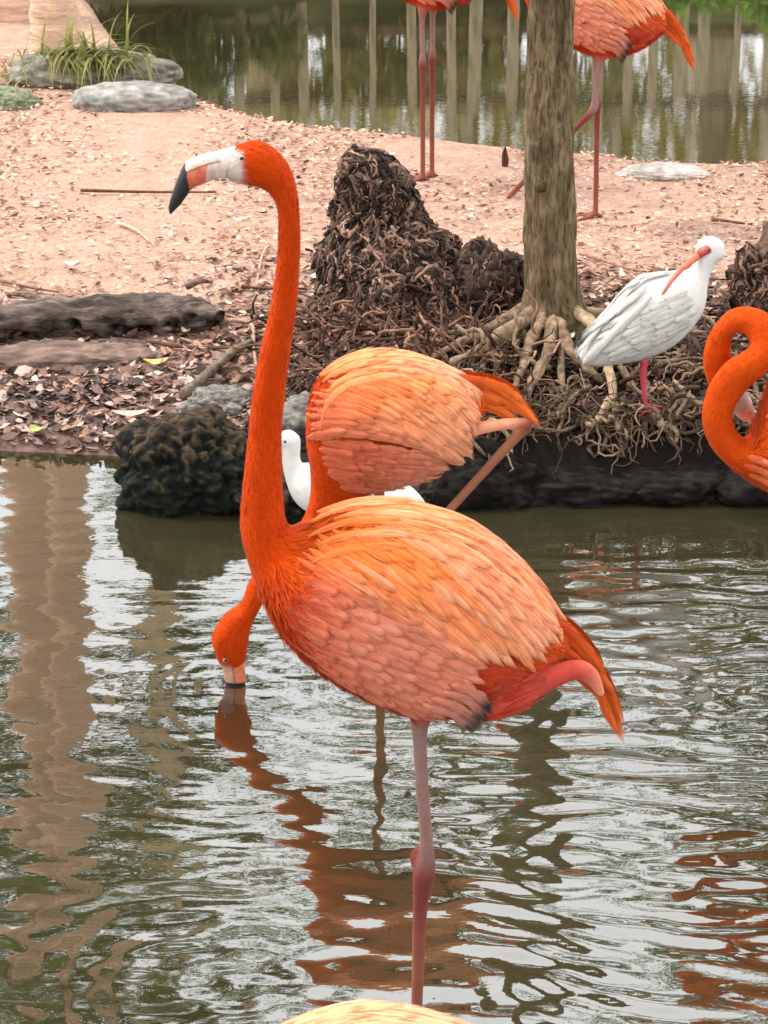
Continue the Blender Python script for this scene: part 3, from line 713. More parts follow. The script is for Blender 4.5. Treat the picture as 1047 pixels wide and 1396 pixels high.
for yo, x in ((-.03, 1150), (.03, 1172)):
    limb(F3, [(x, 660, 20, yo), (x, 700, 8, yo), (x, 800, 9, yo), (x, 945, 6.5, yo), (x, 1080, 6.5, yo)], [ORDK, LEGB, KNEE, LEGR, LEGR], V, F, CC)
body, bv3 = solidify_body('body', V, F, CC, 0.0042, M['plumage'], f3, nloft=nl, fuzz=14000, split=7)
rnd = random.Random(44)
tract(F3, bv3, 'plume', [(1045, 590), (1040, 555), (1050, 520), (1085, 503), (1130, 503)], [(1110, 580), (1120, 540), (1150, 515), (1180, 510), (1210, 520)], [(1230, 650), (1255, 660), (1275, 650), (1290, 630), (1300, 615)], 7, [0.6, 0.45, 0.3, 0.15, 0.0], 0.38, 22,
      lambda u, f, r: (vary(ORG, r), vary(mixc(ORG, PEACH, 0.3 + r.random() * 0.5), r)), M['feather'], f3, rnd=rnd)
tract(F3, bv3, 'covert_feather', [(1012, 612), (1008, 626), (1015, 642)], [(1050, 612), (1050, 635), (1060, 655)], [(1120, 630), (1120, 650), (1110, 672)], 3, [0.55, 0.3, 0.05], 0.4, 16,
      lambda u, f, r: (vary(mixc(ORED, ORG, 0.4), r), vary(mixc(ORG, PEACH, 0.4), r)), M['feather'], f3, rnd=rnd, lift=0.006)
for (a, b, c) in (((1270, 610), (1330, 650), (1380, 710)), ((1270, 620), (1320, 655), (1362, 700)), ((1275, 600), (1340, 640), (1375, 690))):
    feather('tail_feather', F3, None, [a, b, c], 24, ORED, mixc(ORED, GOLD, 0.4), M['feather'], f3, yoff=0)
flush_barbs(f3, M['barb'])
head_parts(F3, bv3, f3, [(1010, 582, 1026, 552, .02, .085), (1020, 590, 1032, 562, .017, .085), (1030, 594, 1036, 574, .015, .085), (1036, 604, 1046, 586, .011, .085), (1038, 616, 1046, 606, .006, .085), (1038, 622, 1042, 620, .002, .085)],
           lambda px, py, ct, s: BLACK if s > 2.6 else (srgb(226, 150, 130) if ct > -0.3 else IVORY), (1008, 556), 4, dy=0.06)

# ------------------------------------------------------------------ ibises
WHT = srgb(212, 209, 204); WSH = srgb(194, 190, 184); IB = srgb(206, 108, 84); IBL = srgb(190, 66, 84)
gi = G(884, 576); YI = gi.y
FI = Frame(YI, 884, 576)
ib = empty('ibis', FI.base + Vector((0, 0, .025)), 'white ibis preening with long pinkish bill, perched on tree roots', 'ibis', 'white ibises by the bank')
ib_secs = [(788, 497, 796, 508, .012), (800, 478, 815, 512, .035), (822, 452, 845, 508, .055), (848, 418, 878, 502, .07), (872, 396, 912, 487, .078), (895, 386, 935, 468, .075), (918, 383, 952, 447, .062),
    (934, 382, 961, 428, .048), (942, 378, 964, 404, .034), (945, 370, 968, 386, .027), (947, 358, 976, 372, .026), (949, 348, 986, 364, .0255), (951, 342, 988, 355, .024), (956, 338, 986, 346, .019), (963, 335.5, 980, 339.5, .010), (970, 335, 973, 336, .002)]
V, F, CC = loft(FI, ib_secs, lambda px, py, ct, s: WHT)
for yo, dx in ((-.012, 0), (.03, 1)):
    limb(FI, [(884 + dx, 470, 12, yo), (880 + dx, 498, 5, yo), (876 + dx, 518, 4.8, yo), (877 + dx, 545, 3.6, yo), (880 + dx, 572, 3.6, yo)], [WHT, IBL, IBL, IBL, IBL], V, F, CC, 10)
    for ddx, dyy in ((-14, -.03), (24, -.035), (30, .015), (8, .04)):
        limb(FI, [(880 + dx, 570, 3.4, yo), (880 + dx + ddx * 0.5, 573, 3.0, yo + dyy * 0.5), (880 + dx + ddx, 576, 2.4, yo + dyy)], [IBL, IBL, IBL], V, F, CC, 8, 3)
body, bvi = solidify_body('body', V, F, CC, 0.0034, M['white_plumage'], ib, 4)
rnd = random.Random(8)
wc = lambda u, f, r: (vary(WSH, r, .04), vary(WHT, r, .03))
tract(FI, bvi, 'covert_feather', [(938, 400), (945, 430), (935, 455)], [(895, 405), (900, 440), (895, 470)], [(800, 470), (808, 492), (822, 505)], 6, [0.6, 0.45, 0.3, 0.15, 0.02], 0.36, 17, wc, M['white_feather'], ib, rnd=rnd, lift=0.004, base=.001)
for (a, b, c) in (((880, 400), (835, 440), (787, 500)), ((885, 410), (840, 455), (792, 508)), ((872, 396), (828, 432), (790, 485))):
    feather('flight_feather', FI, bvi, [a, b, c], 16, WSH, WHT, M['white_feather'], ib, 0.01, 0.010)
feather('flight_feather', FI, bvi, [(840, 440), (812, 466), (788, 496)], 9, WHT, BLACK, M['white_feather'], ib, 0.01, 0.017, dark=(0.55, BLACK))
for (a, b, c) in (((905, 384), (880, 378), (862, 388)), ((915, 383), (885, 384), (850, 405))):
    feather('scapular_feather', FI, bvi, [a, b, c], 14, WSH, WHT, M['white_feather'], ib, 0.015, 0.008, mirror=False)
flush_barbs(ib, M['barb'])
V, F = tube([FI.l(958, 352, -.012), FI.l(945, 361, -.03), FI.l(925, 373, -.055), FI.l(910, 386, -.078), FI.l(899, 400, -.092), FI.l(897, 403, -.093)], [6.2 / FI.sc, 5.4 / FI.sc, 4.2 / FI.sc, 3.3 / FI.sc, 2.3 / FI.sc, 0.8 / FI.sc], 10)
mesh_obj('bill', V, F, M['bill'], ib, [mixc(IB, srgb(190, 90, 80), random.random() * .3)] * len(V))
V, F = tube([FI.l(972, 354, -.010), FI.l(962, 351, -.021), FI.l(950, 357, -.026)], [3 / FI.sc, 6.5 / FI.sc, 5.5 / FI.sc], 10)
mesh_obj('face_skin', V, F, M['bill'], ib, [srgb(176, 74, 66)] * len(V))
V, F = tube([FI.l(964, 350, -.026), FI.l(964, 350, -.0335)], [2.6 / FI.sc, 1.5 / FI.sc], 10)
mesh_obj('eye', V, F, M['eye'], ib, [BLACK] * len(V))
# second ibis wading behind
YI2 = W(480, 712).y
FB = Frame(YI2, 480, 712)
ib2 = empty('ibis', FB.base, 'white ibis wading with raised neck behind the feeding flamingo', 'ibis', 'white ibises by the bank')
ib2_secs = [(580, 684, 572, 690, .01), (560, 664, 556, 694, .035), (530, 653, 525, 702, .058), (490, 645, 485, 708, .072), (450, 638, 448, 708, .07), (425, 632, 418, 696, .055), (413, 632, 400, 680, .04), (412, 632, 390, 656, .027), (409, 622, 385, 633, .022), (410, 606, 384, 614, .02), (408, 595, 381, 607, .022), (398, 587, 378, 604, .019), (389, 587, 376, 600, .014), (380, 590, 376, 595, .005)]
V, F, CC = loft(FB, ib2_secs, lambda px, py, ct, s: WHT)
for yo, x in ((-.03, 478), (.03, 490)):
    limb(FB, [(x, 690, 9, yo), (x, 712, 4, yo), (x, 780, 4, yo)], [WHT, IBL, IBL], V, F, CC, 10)
body, bvb = solidify_body('body', V, F, CC, 0.0036, M['white_plumage'], ib2, 4)
tract(FB, bvb, 'covert_feather', [(428, 645), (424, 670), (435, 690)], [(480, 650), (480, 675), (480, 698)], [(572, 682), (565, 690), (545, 698)], 4, [0.6, 0.42, 0.25, 0.08], 0.4, 18, wc, M['white_feather'], ib2, rnd=rnd, lift=0.008)
flush_barbs(ib2, M['barb'])
V, F = tube([FB.l(386, 597), FB.l(370, 606), FB.l(355, 622), FB.l(348, 640)], [4.6 / FB.sc, 3.8 / FB.sc, 2.8 / FB.sc, 1.2 / FB.sc], 10)
mesh_obj('bill', V, F, M['bill'], ib2, [IB] * len(V))
V, F = tube([FB.l(389, 599, -.017), FB.l(389, 599, -.022)], [2.6 / FB.sc, 1.5 / FB.sc], 10)
mesh_obj('eye', V, F, M['eye'], ib2, [BLACK] * len(V))

# ------------------------------------------------------------------ slender tree with roots on the bank
BK = srgb(126, 108, 84); BKD = srgb(92, 78, 58); BKG = srgb(118, 114, 72); RTC = srgb(146, 122, 98); RTD = srgb(92, 72, 58); RTP = srgb(168, 144, 116)
gt = G(752, 452); YT = gt.y
tree = empty('tree', gt, 'slender grey brown tree trunk with spreading surface roots on the mound', 'tree')
def rough_tube(path, radii, n, amp, fr_, cols, seed=0.0, sub=6, stretch=1.0, flute=0.0):
    pr = catmull([tuple(p) + (r,) for p, r in zip(path, radii)], sub)
    V, F = tube([p[:3] for p in pr], [p[3] for p in pr], n)
    V2, CC = [], []
    for i, v in enumerate(V):
        c = Vector(pr[min(i // n, len(pr) - 1)][:3]); d = v - c; t = (i // n) / max(1, len(pr) - 1)
        nn = noise.fractal(Vector((v.x * fr_ + seed, v.y * fr_, v.z * fr_ * stretch)), 1.0, 2.0, 4)
        fl_ = flute * math.cos((i % n) / n * 2 * math.pi * 5 + seed)
        V2.append(c + d * (1 + amp * nn + fl_ * max(0, 1 - t * 3)))
        CC.append(cols(t, nn))
    return V2, F, CC
def loc(o, V): return [v - o.location for v in V]
tp = [gt + Vector((0.01, 0, -0.12)), gt + Vector((0.006, 0, 0.0)), gt + Vector((0.002, 0, .06)), P(752, 395, YT), P(750, 330, YT), P(749, 220, YT), P(750, 100, YT), P(752, 0, YT)]
ts = FPX / depth(YT, 0.5)
top_ = tp[-1]
tp += [top_ + Vector((0.02, 0.03, 1.2)), top_ + Vector((0.10, 0.10, 2.6)), top_ + Vector((0.22, 0.2, 4.2)), top_ + Vector((0.3, 0.3, 5.6))]
tr_ = [80 / ts, 58 / ts, 46 / ts, 38 / ts, 36 / ts, 33.5 / ts, 31 / ts, 30 / ts, .056, .05, .04, .02]
V, F, CC = rough_tube(tp, tr_, 44, 0.13, 34, lambda t, n: mixc(mixc(BKG, BK, min(1, t * 5)), BKD, max(0, min(1, 0.35 - 1.3 * n))), 3.0, 14, 0.22, 0.07)
mesh_obj('trunk', loc(tree, V), F, M['bark'], tree, CC)
# bark knot
V, F, CC = rough_tube([P(736, 247, YT) + Vector((0, -.055, 0)), P(735, 246, YT) + Vector((-.002, -.072, 0)), P(734, 246, YT) + Vector((-.003, -.082, .002))], [.02, .015, .004], 12, .15, 30, lambda t, n: BKD, 1.0, 3)
mesh_obj('knot', loc(tree, V), F, M['bark'], tree, CC)
def groot(pts, r0, r1, lift=0.0, cols=None, seed=0.0, n=10):
    path = []
    for i, (x, y) in enumerate(pts):
        g = G(x, y); path.append(Vector((g.x, g.y, gz(g.x, g.y) + lift * (1 - i / len(pts)) + lerp(r0, r1, i / (len(pts) - 1)) * 0.35)))
    rad = [lerp(r0, r1, i / (len(pts) - 1)) for i in range(len(pts))]
    rad = [q * .55 for q in rad]
    V, F, CC = rough_tube(path, rad, n, 0.45, 38, cols or (lambda t, nn: mixc(RTC, RTD, min(1, max(0, .45 - nn)))), seed, 5)
    o = mesh_obj('root', loc(tree, V), F, M['root'], tree, CC); return o
for i, (pts, r0, r1, lf) in enumerate([
    ([(735, 440), (700, 455), (660, 470), (620, 486), (590, 496)], .042, .014, .05), ([(728, 455), (690, 478), (650, 498), (612, 512), (585, 530)], .045, .012, .05),
    ([(740, 462), (722, 490), (712, 520), (700, 548), (690, 575)], .032, .012, .05), ([(752, 468), (748, 500), (730, 530), (716, 560), (706, 590)], .036, .010, .05),
    ([(762, 468), (775, 495), (800, 518), (824, 530)], .032, .016, .05), ([(780, 455), (815, 480), (828, 520), (836, 560), (842, 600)], .036, .014, .06),
    ([(790, 445), (830, 440), (870, 425), (905, 410)], .035, .012, .03), ([(825, 490), (850, 520), (870, 545), (905, 560)], .024, .010, .02),
    ([(890, 578), (905, 595), (918, 625)], .022, .010, .02), ([(905, 585), (935, 575), (960, 560), (990, 545)], .012, .006, .02), ([(830, 560), (812, 590), (795, 625)], .022, .012, .02),
    ([(770, 470), (764, 520), (770, 560), (760, 600)], .022, .008, .03), ([(860, 500), (900, 505), (950, 498), (990, 505)], .014, .006, .02), ([(880, 480), (915, 470), (950, 462), (985, 465)], .016, .008, .02),
    ([(700, 470), (665, 500), (640, 540), (625, 570)], .022, .008, .03), ([(600, 492), (560, 500), (510, 498), (455, 505)], .014, .005, .01)]):
    pale_ = i in (5, 8, 10)
    groot(pts, r0, r1, lf, (lambda t, nn: mixc(RTP, RTC, min(1, max(0, .4 - nn)))) if pale_ else None, i * 3.1)
# matted fine roots hanging over the bank edge
def curly(start, n, step, down, seed, wander, onground=True):
    r = random.Random(seed); p = Vector(start); d = Vector((r.uniform(-1, 1), r.uniform(-1, .3), r.uniform(-.3, .3))).normalized(); out = [p.copy()]
    for i in range(n):
        d = (d + Vector((r.gauss(0, wander), r.gauss(0, wander) - .12, r.gauss(0, wander) - down))).normalized(); p = p + d * step
        z = gz(p.x, p.y)
        if onground and p.z < z + 0.004: p.z = z + 0.004 + r.random() * 0.012
        if p.z < 0.035: break
        out.append(p.copy())
    return out
V, F, CC = [], [], []; r = random.Random(77)
for i in range(560):
    x = r.uniform(560, 1075); y = r.uniform(478, 628) if r.random() < 0.75 else r.uniform(560, 650)
    if x < 700: y = max(y, 500 + (700 - x) * 0.1)
    g = G(x, y); st = Vector((g.x, g.y, gz(g.x, g.y) + r.uniform(0.005, 0.05)))
    pth = curly(st, r.randint(5, 13), r.uniform(.012, .024), r.uniform(0, .3), i, .55)
    if len(pth) < 4: continue
    r0 = r.choice((.0018, .0025, .003, .004, .008)); k0 = len(V)
    tube(pth, [lerp(r0, r0 * .45, j / len(pth)) for j in range(len(pth))], 5, V, F)
    c = mixc(RTD, RTP, r.random() ** 2.2); c = mixc(c, srgb(46, 33, 26), .65 if r.random() < .5 else 0.1); CC += [c] * (len(V) - k0)
o = mesh_obj('fine_roots', loc(tree, V), F, M['root'], tree, CC); prop(o, kind='stuff')
# roots and sticks matted on the dark mound to the left of the trunk
V, F, CC = [], [], []
for i in range(520):
    x = r.uniform(395, 720); y = r.uniform(420, 585)
    if x < 470 and y > 540: continue
    g = G(x, y); st = Vector((g.x, g.y, gz(g.x, g.y) + .008)); k0 = len(V)
    pth = curly(st, r.randint(5, 11), r.uniform(.015, .03), 0, 5000 + i, .4); r0 = r.choice((.003, .004, .005, .006))
    tube(pth, [lerp(r0, r0 * .5, j / len(pth)) for j in range(len(pth))], 5, V, F)
    c = mixc(srgb(60, 42, 34), srgb(150, 112, 92), r.random() ** 1.5); CC += [c] * (len(V) - k0)
o = mesh_obj('matted_roots', loc(tree, V), F, M['root'], tree, CC); prop(o, kind='stuff')
# crown (above the frame; seen in the water and casts the shade)
def leaf_cloud(blobs, n, size, c0, c1, seed, droop=0.0):
    r = np.random.default_rng(seed); V, F, CC = [], [], []
    wts = np.array([b[3] ** 2 for b in blobs]); wts = wts / wts.sum()
    idx = r.choice(len(blobs), n, p=wts)
    sub = {i: [r.normal(0, 1, 3) for _ in range(10)] for i in range(len(blobs))}
    for i in idx:
        bx, by, bz, br = blobs[i]; s = sub[i][r.integers(10)]; s = s / np.linalg.norm(s) * br * 0.72
        p = np.array([bx, by, bz]) + s * np.array([1, 1, .75]) + r.normal(0, br * 0.22, 3)
        a = r.normal(0, 1, 3); a /= np.linalg.norm(a); b = np.cross(a, r.normal(0, 1, 3)); b /= np.linalg.norm(b); a[2] -= droop
        L = size * r.uniform(.6, 1.4); w = L * r.uniform(.3, .5); k = len(V)
        V += [p, p + a * L * .5 + b * w * .5, p + a * L, p + a * L * .5 - b * w * .5]; F.append((k, k + 1, k + 2, k + 3))
        c = mixc(c0, c1, r.random()); CC += [c] * 4
    return V, F, CC
GD, GL = srgb(62, 74, 34), srgb(112, 122, 56)
T0 = tp[-1]
V, F, CC = leaf_cloud([(T0.x + dx, T0.y + dy, T0.z + dz, rr) for dx, dy, dz, rr in ((0, 0, 0, .9), (-.9, .2, -.5, .7), (.9, -.2, -.3, .8), (.2, .9, .3, .8), (-.3, -.9, -.2, .7), (.3, 0, .9, .7))], 5200, .12, GD, GL, 3)
mesh_obj('crown', loc(tree, [Vector(v) for v in V]), F, M['leaf'], tree, CC, False)
for k, (dx, dy, dz) in enumerate(((-.9, .2, -.5), (.9, -.2, -.3), (.2, .9, .3), (-.3, -.9, -.2))):
    a = tp[-3].lerp(tp[-2], .2 + .2 * k); b = T0 + Vector((dx, dy, dz))
    V, F, CC = rough_tube([a, a.lerp(b, .5) + Vector((0, 0, .1)), b], [.03, .022, .008], 8, .1, 10, lambda t, n: BK, k, 4)
    mesh_obj('limb', loc(tree, V), F, M['bark'], tree, CC)

# ------------------------------------------------------------------ fibrous root stump
gs = G(560, 440)
YS = gs.y + 0.22
stump = empty('root_stump', (gs.x, YS, gz(gs.x, YS)), 'dark craggy stump of matted root fibre beside the slender tree', 'tree stump')
def stump_mesh():
    prof = [(415, 455, 640, 455, .20), (424, 415, 690, 435, .24), (434, 385, 676, 398, .22), (441, 356, 650, 362, .19), (447, 330, 616, 334, .15), (452, 300, 588, 305, .115), (458, 268, 578, 274, .10), (466, 240, 564, 246, .088), (475, 220, 550, 226, .068), (486, 208, 536, 213, .045), (500, 203, 524, 205, .018)]
    fr = Frame(YS, 560, 440)
    V, F, CC = loft(fr, prof, lambda *a: (0, 0, 0), 7, 72)
    V2, CC = [], []
    bz = stump.location.z - fr.base.z
    for v in V:
        q = v * 1.0; n1 = noise.fractal(Vector((q.x * 9, q.y * 9, q.z * 5)), 1, 2, 4); n2 = noise.ridged_multi_fractal(Vector((q.x * 42, q.y * 42, q.z * 22)), 1.0, 2.1, 3, 1.0, 2.0)
        d = Vector((q.x, q.y, 0)); d = d.normalized() if d.length > 1e-4 else Vector((0, 0, 1))
        V2.append(Vector((q.x, q.y, q.z - bz)) + d * (n1 * .045 + (n2 - 1.1) * .022) + Vector((0, 0, n1 * .01)))
        CC.append(mixc(srgb(36, 26, 22), srgb(124, 96, 82), max(0, min(1, .15 + .42 * (n2 - .7) + .25 * n1))))
    return V2, F, CC
V, F, CC = stump_mesh()
so_ = mesh_obj('stump_body', V, F, M['root'], stump, CC)
so_.location.x = P(560, 440, YS).x - stump.location.x
SB = BVHTree.FromPolygons([Vector(v) + so_.location for v in V], F)
def fibres(parent, bvh, n, box, seed, dark, light):
    r = random.Random(seed); V2, F2_, C2 = [], [], []
    for i in range(n):
        h = bvh.ray_cast(Vector((r.uniform(box[0], box[1]), -1, r.uniform(box[2], box[3]))), Vector((0, 1, 0)))
        if h[0] is None: continue
        p, n_ = h[0], h[1] * (-1 if h[1].y > 0 else 1); d = Vector((r.gauss(0, .5), r.gauss(0, .3), r.gauss(-.6, .4))); d = (d - n_ * d.dot(n_)).normalized(); pth = [p + n_ * .002]
        q = p.copy(); big = r.random() < .12; wob = .15 if r.random() < .5 else .4
        for k in range(r.randint(6, 14) if big else r.randint(3, 8)):
            q = q + d * r.uniform(.006, .014); hh = bvh.find_nearest(q); q = hh[0]; n2 = hh[1] * (-1 if hh[1].y > .2 else 1)
            d = d + Vector((r.gauss(0, wob), r.gauss(0, wob), r.gauss(-.1, wob))); d = (d - n2 * d.dot(n2)).normalized(); pth.append(q + n2 * r.uniform(.001, .009))
        r0 = r.uniform(.005, .008) if big else r.choice((.0014, .002, .003, .0042)); k0 = len(V2)
        tube(pth, [lerp(r0, r0 * .4, j / len(pth)) for j in range(len(pth))], 5, V2, F2_)
        C2 += [mixc(dark, light, r.random() ** 2.2)] * (len(V2) - k0)
    prop(mesh_obj('root_fibre', V2, F2_, M['root'], parent, C2), kind='stuff')
fibres(stump, SB, 3300, (-.36, .36, -.02, .52), 5, srgb(26, 18, 15), srgb(176, 140, 120))
# dark root lip between stump and tree
def lump(name, px, py, rx, ry, rz, mat, cols, label, cat, seed, amp=.25, freq=4.0, group=None, sink=0.3, rotz=0.0, sub=5, ridge=0.0, z=None, cell=0.0):
    g = G(px, py) if z is None else W(px, py, z)
    bm = bmesh.new(); bmesh.ops.create_icosphere(bm, subdivisions=sub, radius=1.0)
    V = [v.co.copy() for v in bm.verts]; F = [tuple(v.index for v in f.verts) for f in bm.faces]; bm.free()
    V2, CC = [], []
    for v in V:
        n1 = noise.fractal(v * freq * .35 + Vector((seed, 0, 0)), 1, 2, 4); n2 = noise.fractal(v * freq * 2 + Vector((seed, 3, 0)), .8, 2, 4); n3 = noise.noise(v * freq * 6 + Vector((0, seed, 0))); vo = noise.voronoi(v * cell + Vector((seed, seed, 0)))[0] if cell else (0, 0)
        k = 1 + amp * n1 + (.06 * n2 + .13 * (min(.35, vo[1] - vo[0]) - .15) if cell else amp * .3 * n2) + ridge * n3
        V2.append(Vector((v.x * rx * k, v.y * ry * k, v.z * rz * k + rz * (1 - 2 * sink)))); CC.append(cols(v, n1, n2, n3))
    o = mesh_obj(name, V2, F, mat, None, CC); base = gz(g.x, g.y) if z is None else z; o.location = (g.x, g.y + ry * 0.6, base); o.rotation_euler.z = rotz
    return prop(o, label, cat, group)
rc_ = lump('root_clump', 668, 436, .115, .12, .145, M['root'], lambda v, a, b, c: mixc(srgb(30, 22, 18), srgb(92, 70, 58), max(0, min(1, .3 + .6 * b + .5 * c))), 'dark rounded clump of roots tucked between stump and tree trunk', 'root clump', 9, .25, 5, ridge=.10)  # shadow on this side of the mound is put into the darker browns
rs_ = lump('root_stump', 1092, 440, .17, .2, .17, M['root'], lambda v, a, b, c: mixc(srgb(50, 36, 30), srgb(130, 98, 82), max(0, min(1, .3 + .6 * b + .4 * c))), 'brown root mound at the edge of view beyond the preening ibis', 'tree stump', 13, .25, 5, ridge=.03)

for o_, nf in ((rc_, 500), (rs_, 1300)):
    bv_ = BVHTree.FromPolygons([v.co.copy() for v in o_.data.vertices], [tuple(p.vertices) for p in o_.data.polygons])
    fibres(o_, bv_, nf, (-.25, .25, -.05, .36), nf, srgb(22, 15, 12), srgb(150, 116, 98))

# ------------------------------------------------------------------ rocks
MS = lambda v, a, b, c: mixc(mixc(srgb(6, 7, 6), srgb(28, 34, 22), max(0, min(1, .3 + 1.1 * b))), srgb(84, 66, 50), max(0, min(.6, (v.z - .62) * 1.6 + b * 1.6)))
lump('mossy_rock', 252, 694, .185, .16, .15, M['moss'], MS, 'dark moss covered craggy rock at the water edge', 'rock', 3, .26, 4, sink=.28, ridge=.010, z=0.0, sub=6, cell=1.7)
lump('mossy_rock', 385, 706, .12, .10, .07, M['moss'], MS, 'low black rock at the waterline behind the tall flamingo neck', 'rock', 31, .24, 4, sink=.35, ridge=.006, z=0.0, cell=2.2)
lump('mossy_rock', 580, 694, .05, .05, .05, M['moss'], MS, 'small mossy stone at waterline under the feeding flamingo tail', 'rock', 41, .30, 6, sink=.35, ridge=.07, z=0.0, sub=4)
GR = lambda v, a, b, c: mixc(srgb(72, 70, 68), srgb(140, 132, 124), max(0, min(1, .45 + .8 * b)))
DK = lambda v, a, b, c: mixc(srgb(9, 8, 7), srgb(38, 34, 31), max(0, min(1, .35 + .9 * b + .3 * a)))
lump('rock', 300, 566, .10, .09, .05, M['rock'], GR, 'small grey rock behind the mossy rock', 'rock', 5, .25, 4, sink=.4)
lump('rock', 425, 600, .12, .10, .09, M['rock'], GR, 'grey boulder behind the wading ibis', 'rock', 51, .25, 4, sink=.4)
for i, (x, y, rx, rz, lab) in enumerate(((660, 690, .17, .11, 'blue grey boulder below the slender tree roots'), (790, 690, .20, .065, 'dark wet boulder under the tangled roots at waterline'), (915, 684, .17, .06, 'black boulder in the undercut below the perched ibis'), (1050, 690, .2, .08, 'dark boulder below the coiled neck flamingo'))):
    lump('boulder', x, y - (i % 2) * 5, rx, .10, rz, M['rock'], DK, lab, 'rock', 60 + i * 7, .26, 3.4, sink=.38, z=0.0, ridge=.02, cell=1.5)
lump('rock', 120, 118, .36, .28, .10, M['rock'], lambda v, a, b, c: mixc(srgb(84, 82, 74), srgb(140, 134, 122), max(0, min(1, .5 + .8 * b))), 'broad grey rock under the grass tuft by the far pond', 'rock', 71, .22, 3, sink=.4, rotz=-.3)
lump('rock', 178, 152, .24, .16, .085, M['rock'], lambda v, a, b, c: mixc(srgb(112, 110, 106), srgb(156, 152, 146), max(0, min(1, .5 + .8 * b))), 'smooth pale rock on the far shore beside the grass tuft', 'rock', 73, .15, 2.5, sink=.4)
lump('rock', 8, 150, .13, .12, .06, M['moss'], lambda v, a, b, c: mixc(srgb(84, 92, 66), srgb(136, 140, 116), max(0, min(1, .5 + .8 * b))), 'mossy green rock half buried in the sand', 'rock', 75, .2, 3, sink=.4)
lump('rock', 905, 243, .16, .10, .035, M['rock'], lambda v, a, b, c: mixc(srgb(150, 142, 136), srgb(186, 176, 168), max(0, min(1, .5 + .8 * b))), 'flat pale stone on far edge of the bank', 'rock', 77, .15, 2.5, sink=.4)
lump('rock', 90, 500, .28, .12, .045, M['rock'], lambda v, a, b, c: mixc(srgb(88, 72, 65), srgb(130, 108, 97), max(0, min(1, .5 + .8 * b))), 'low brown rock half buried below the driftwood log', 'rock', 79, .2, 3, sink=.45)

# ------------------------------------------------------------------ driftwood log
def log_piece():
    pts = [(-160, 448), (-60, 446), (20, 442), (90, 432), (150, 430), (215, 428), (270, 428), (300, 436)]
    path = []
    for i, (x, y) in enumerate(pts):
        g = G(x, y + 22); path.append(Vector((g.x, g.y, gz(g.x, g.y) + .045)))
    rad = [.05, .05, .055, .06, .066, .064, .05, .02]
    V, F, CC = rough_tube(path, rad, 40, .30, 9, lambda t, n: (0, 0, 0), 2.0, 12)
    V2 = []; CC = []
    for i, v in enumerate(V):
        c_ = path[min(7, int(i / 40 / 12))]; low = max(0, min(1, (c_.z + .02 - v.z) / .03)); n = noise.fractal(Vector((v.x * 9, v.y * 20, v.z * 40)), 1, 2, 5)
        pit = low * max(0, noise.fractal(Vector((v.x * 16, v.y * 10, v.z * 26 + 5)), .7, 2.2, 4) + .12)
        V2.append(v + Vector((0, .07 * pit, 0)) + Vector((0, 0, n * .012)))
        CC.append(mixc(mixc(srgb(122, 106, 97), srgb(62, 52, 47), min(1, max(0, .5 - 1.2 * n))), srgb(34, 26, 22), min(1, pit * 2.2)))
    b = path[3]; o = empty('driftwood_log', b, 'long weathered grey brown driftwood log lying on the leaf litter', 'log')
    mesh_obj('log_body', [v - b for v in V2], F, M['log'], o, CC)
    rr = random.Random(4)
    for (x, y, x2, y2) in ((255, 405, 290, 392), (60, 425, 10, 408)):
        p, q = G(x, y + 22), G(x2, y2 + 20); p.z += .08; q.z += .06
        V, F, CC = rough_tube([p, p.lerp(q, .5) + Vector((0, 0, .01)), q], [.012, .010, .004], 8, .2, 20, lambda t, n: srgb(120, 98, 86), 1, 4)
        mesh_obj('branch_stub', [v - b for v in V], F, M['log'], o, CC)
log_piece()

# ------------------------------------------------------------------ loose sticks
def stick(pts, r0, col, label, lift=.006):
    path = [(lambda g: Vector((g.x, g.y, gz(g.x, g.y) + lift + r0)))(G(x, y)) for x, y in pts]
    V, F, CC = rough_tube(path, [lerp(r0, r0 * .5, i / (len(path) - 1)) for i in range(len(path))], 7, .2, 30, lambda t, n: col, len(pts), 4)
    b = path[0]; o = mesh_obj('stick', [v - b for v in V], F, M['root'], None, CC); o.location = b
    return prop(o, label, 'stick', 'sticks on the bank')
stick([(110, 263), (170, 263), (230, 265), (295, 266)], .006, srgb(96, 62, 48), 'long thin dark stick lying level on the pale sand')
stick([(368, 335), (358, 352), (352, 380), (350, 395)], .005, srgb(190, 150, 124), 'curved pale twig beside the tall flamingo neck')
stick([(330, 396), (350, 398), (372, 398)], .006, srgb(74, 50, 40), 'short dark stick behind the tall flamingo neck')
stick([(970, 303), (990, 305), (1015, 309)], .007, srgb(110, 78, 66), 'short brown stick on the sand beyond the preening ibis')
stick([(0, 385), (40, 394), (80, 400)], .006, srgb(130, 96, 80), 'thin brown twig above the driftwood log')
stick([(240, 415), (285, 428), (330, 442), (352, 447)], .005, srgb(160, 120, 98), 'thin twig leading off the end of driftwood log')
stick([(300, 446), (330, 446), (345, 455), (346, 480), (350, 508)], .008, srgb(160, 132, 112), 'crooked pale root bending down behind the flamingo neck')
stick([(250, 552), (275, 530), (300, 508), (322, 490), (345, 478)], .018, srgb(112, 98, 84), 'thick grey branch slanting up behind the mossy rock')
stick([(200, 470), (250, 478), (310, 482), (345, 480)], .007, srgb(96, 68, 56), 'dark twig lying along foot of the driftwood log')
stick([(255, 505), (262, 490), (270, 478)], .006, srgb(110, 82, 68), 'small upright leaning twig near the yellow leaf')
stick([(790, 352), (820, 362), (850, 372), (880, 378)], .007, srgb(150, 112, 94), 'brown twig on the mulch behind the tree trunk')
stick([(395, 470), (450, 466), (520, 470), (580, 462)], .008, srgb(84, 62, 52), 'long dark root twig across the foot of the stump')
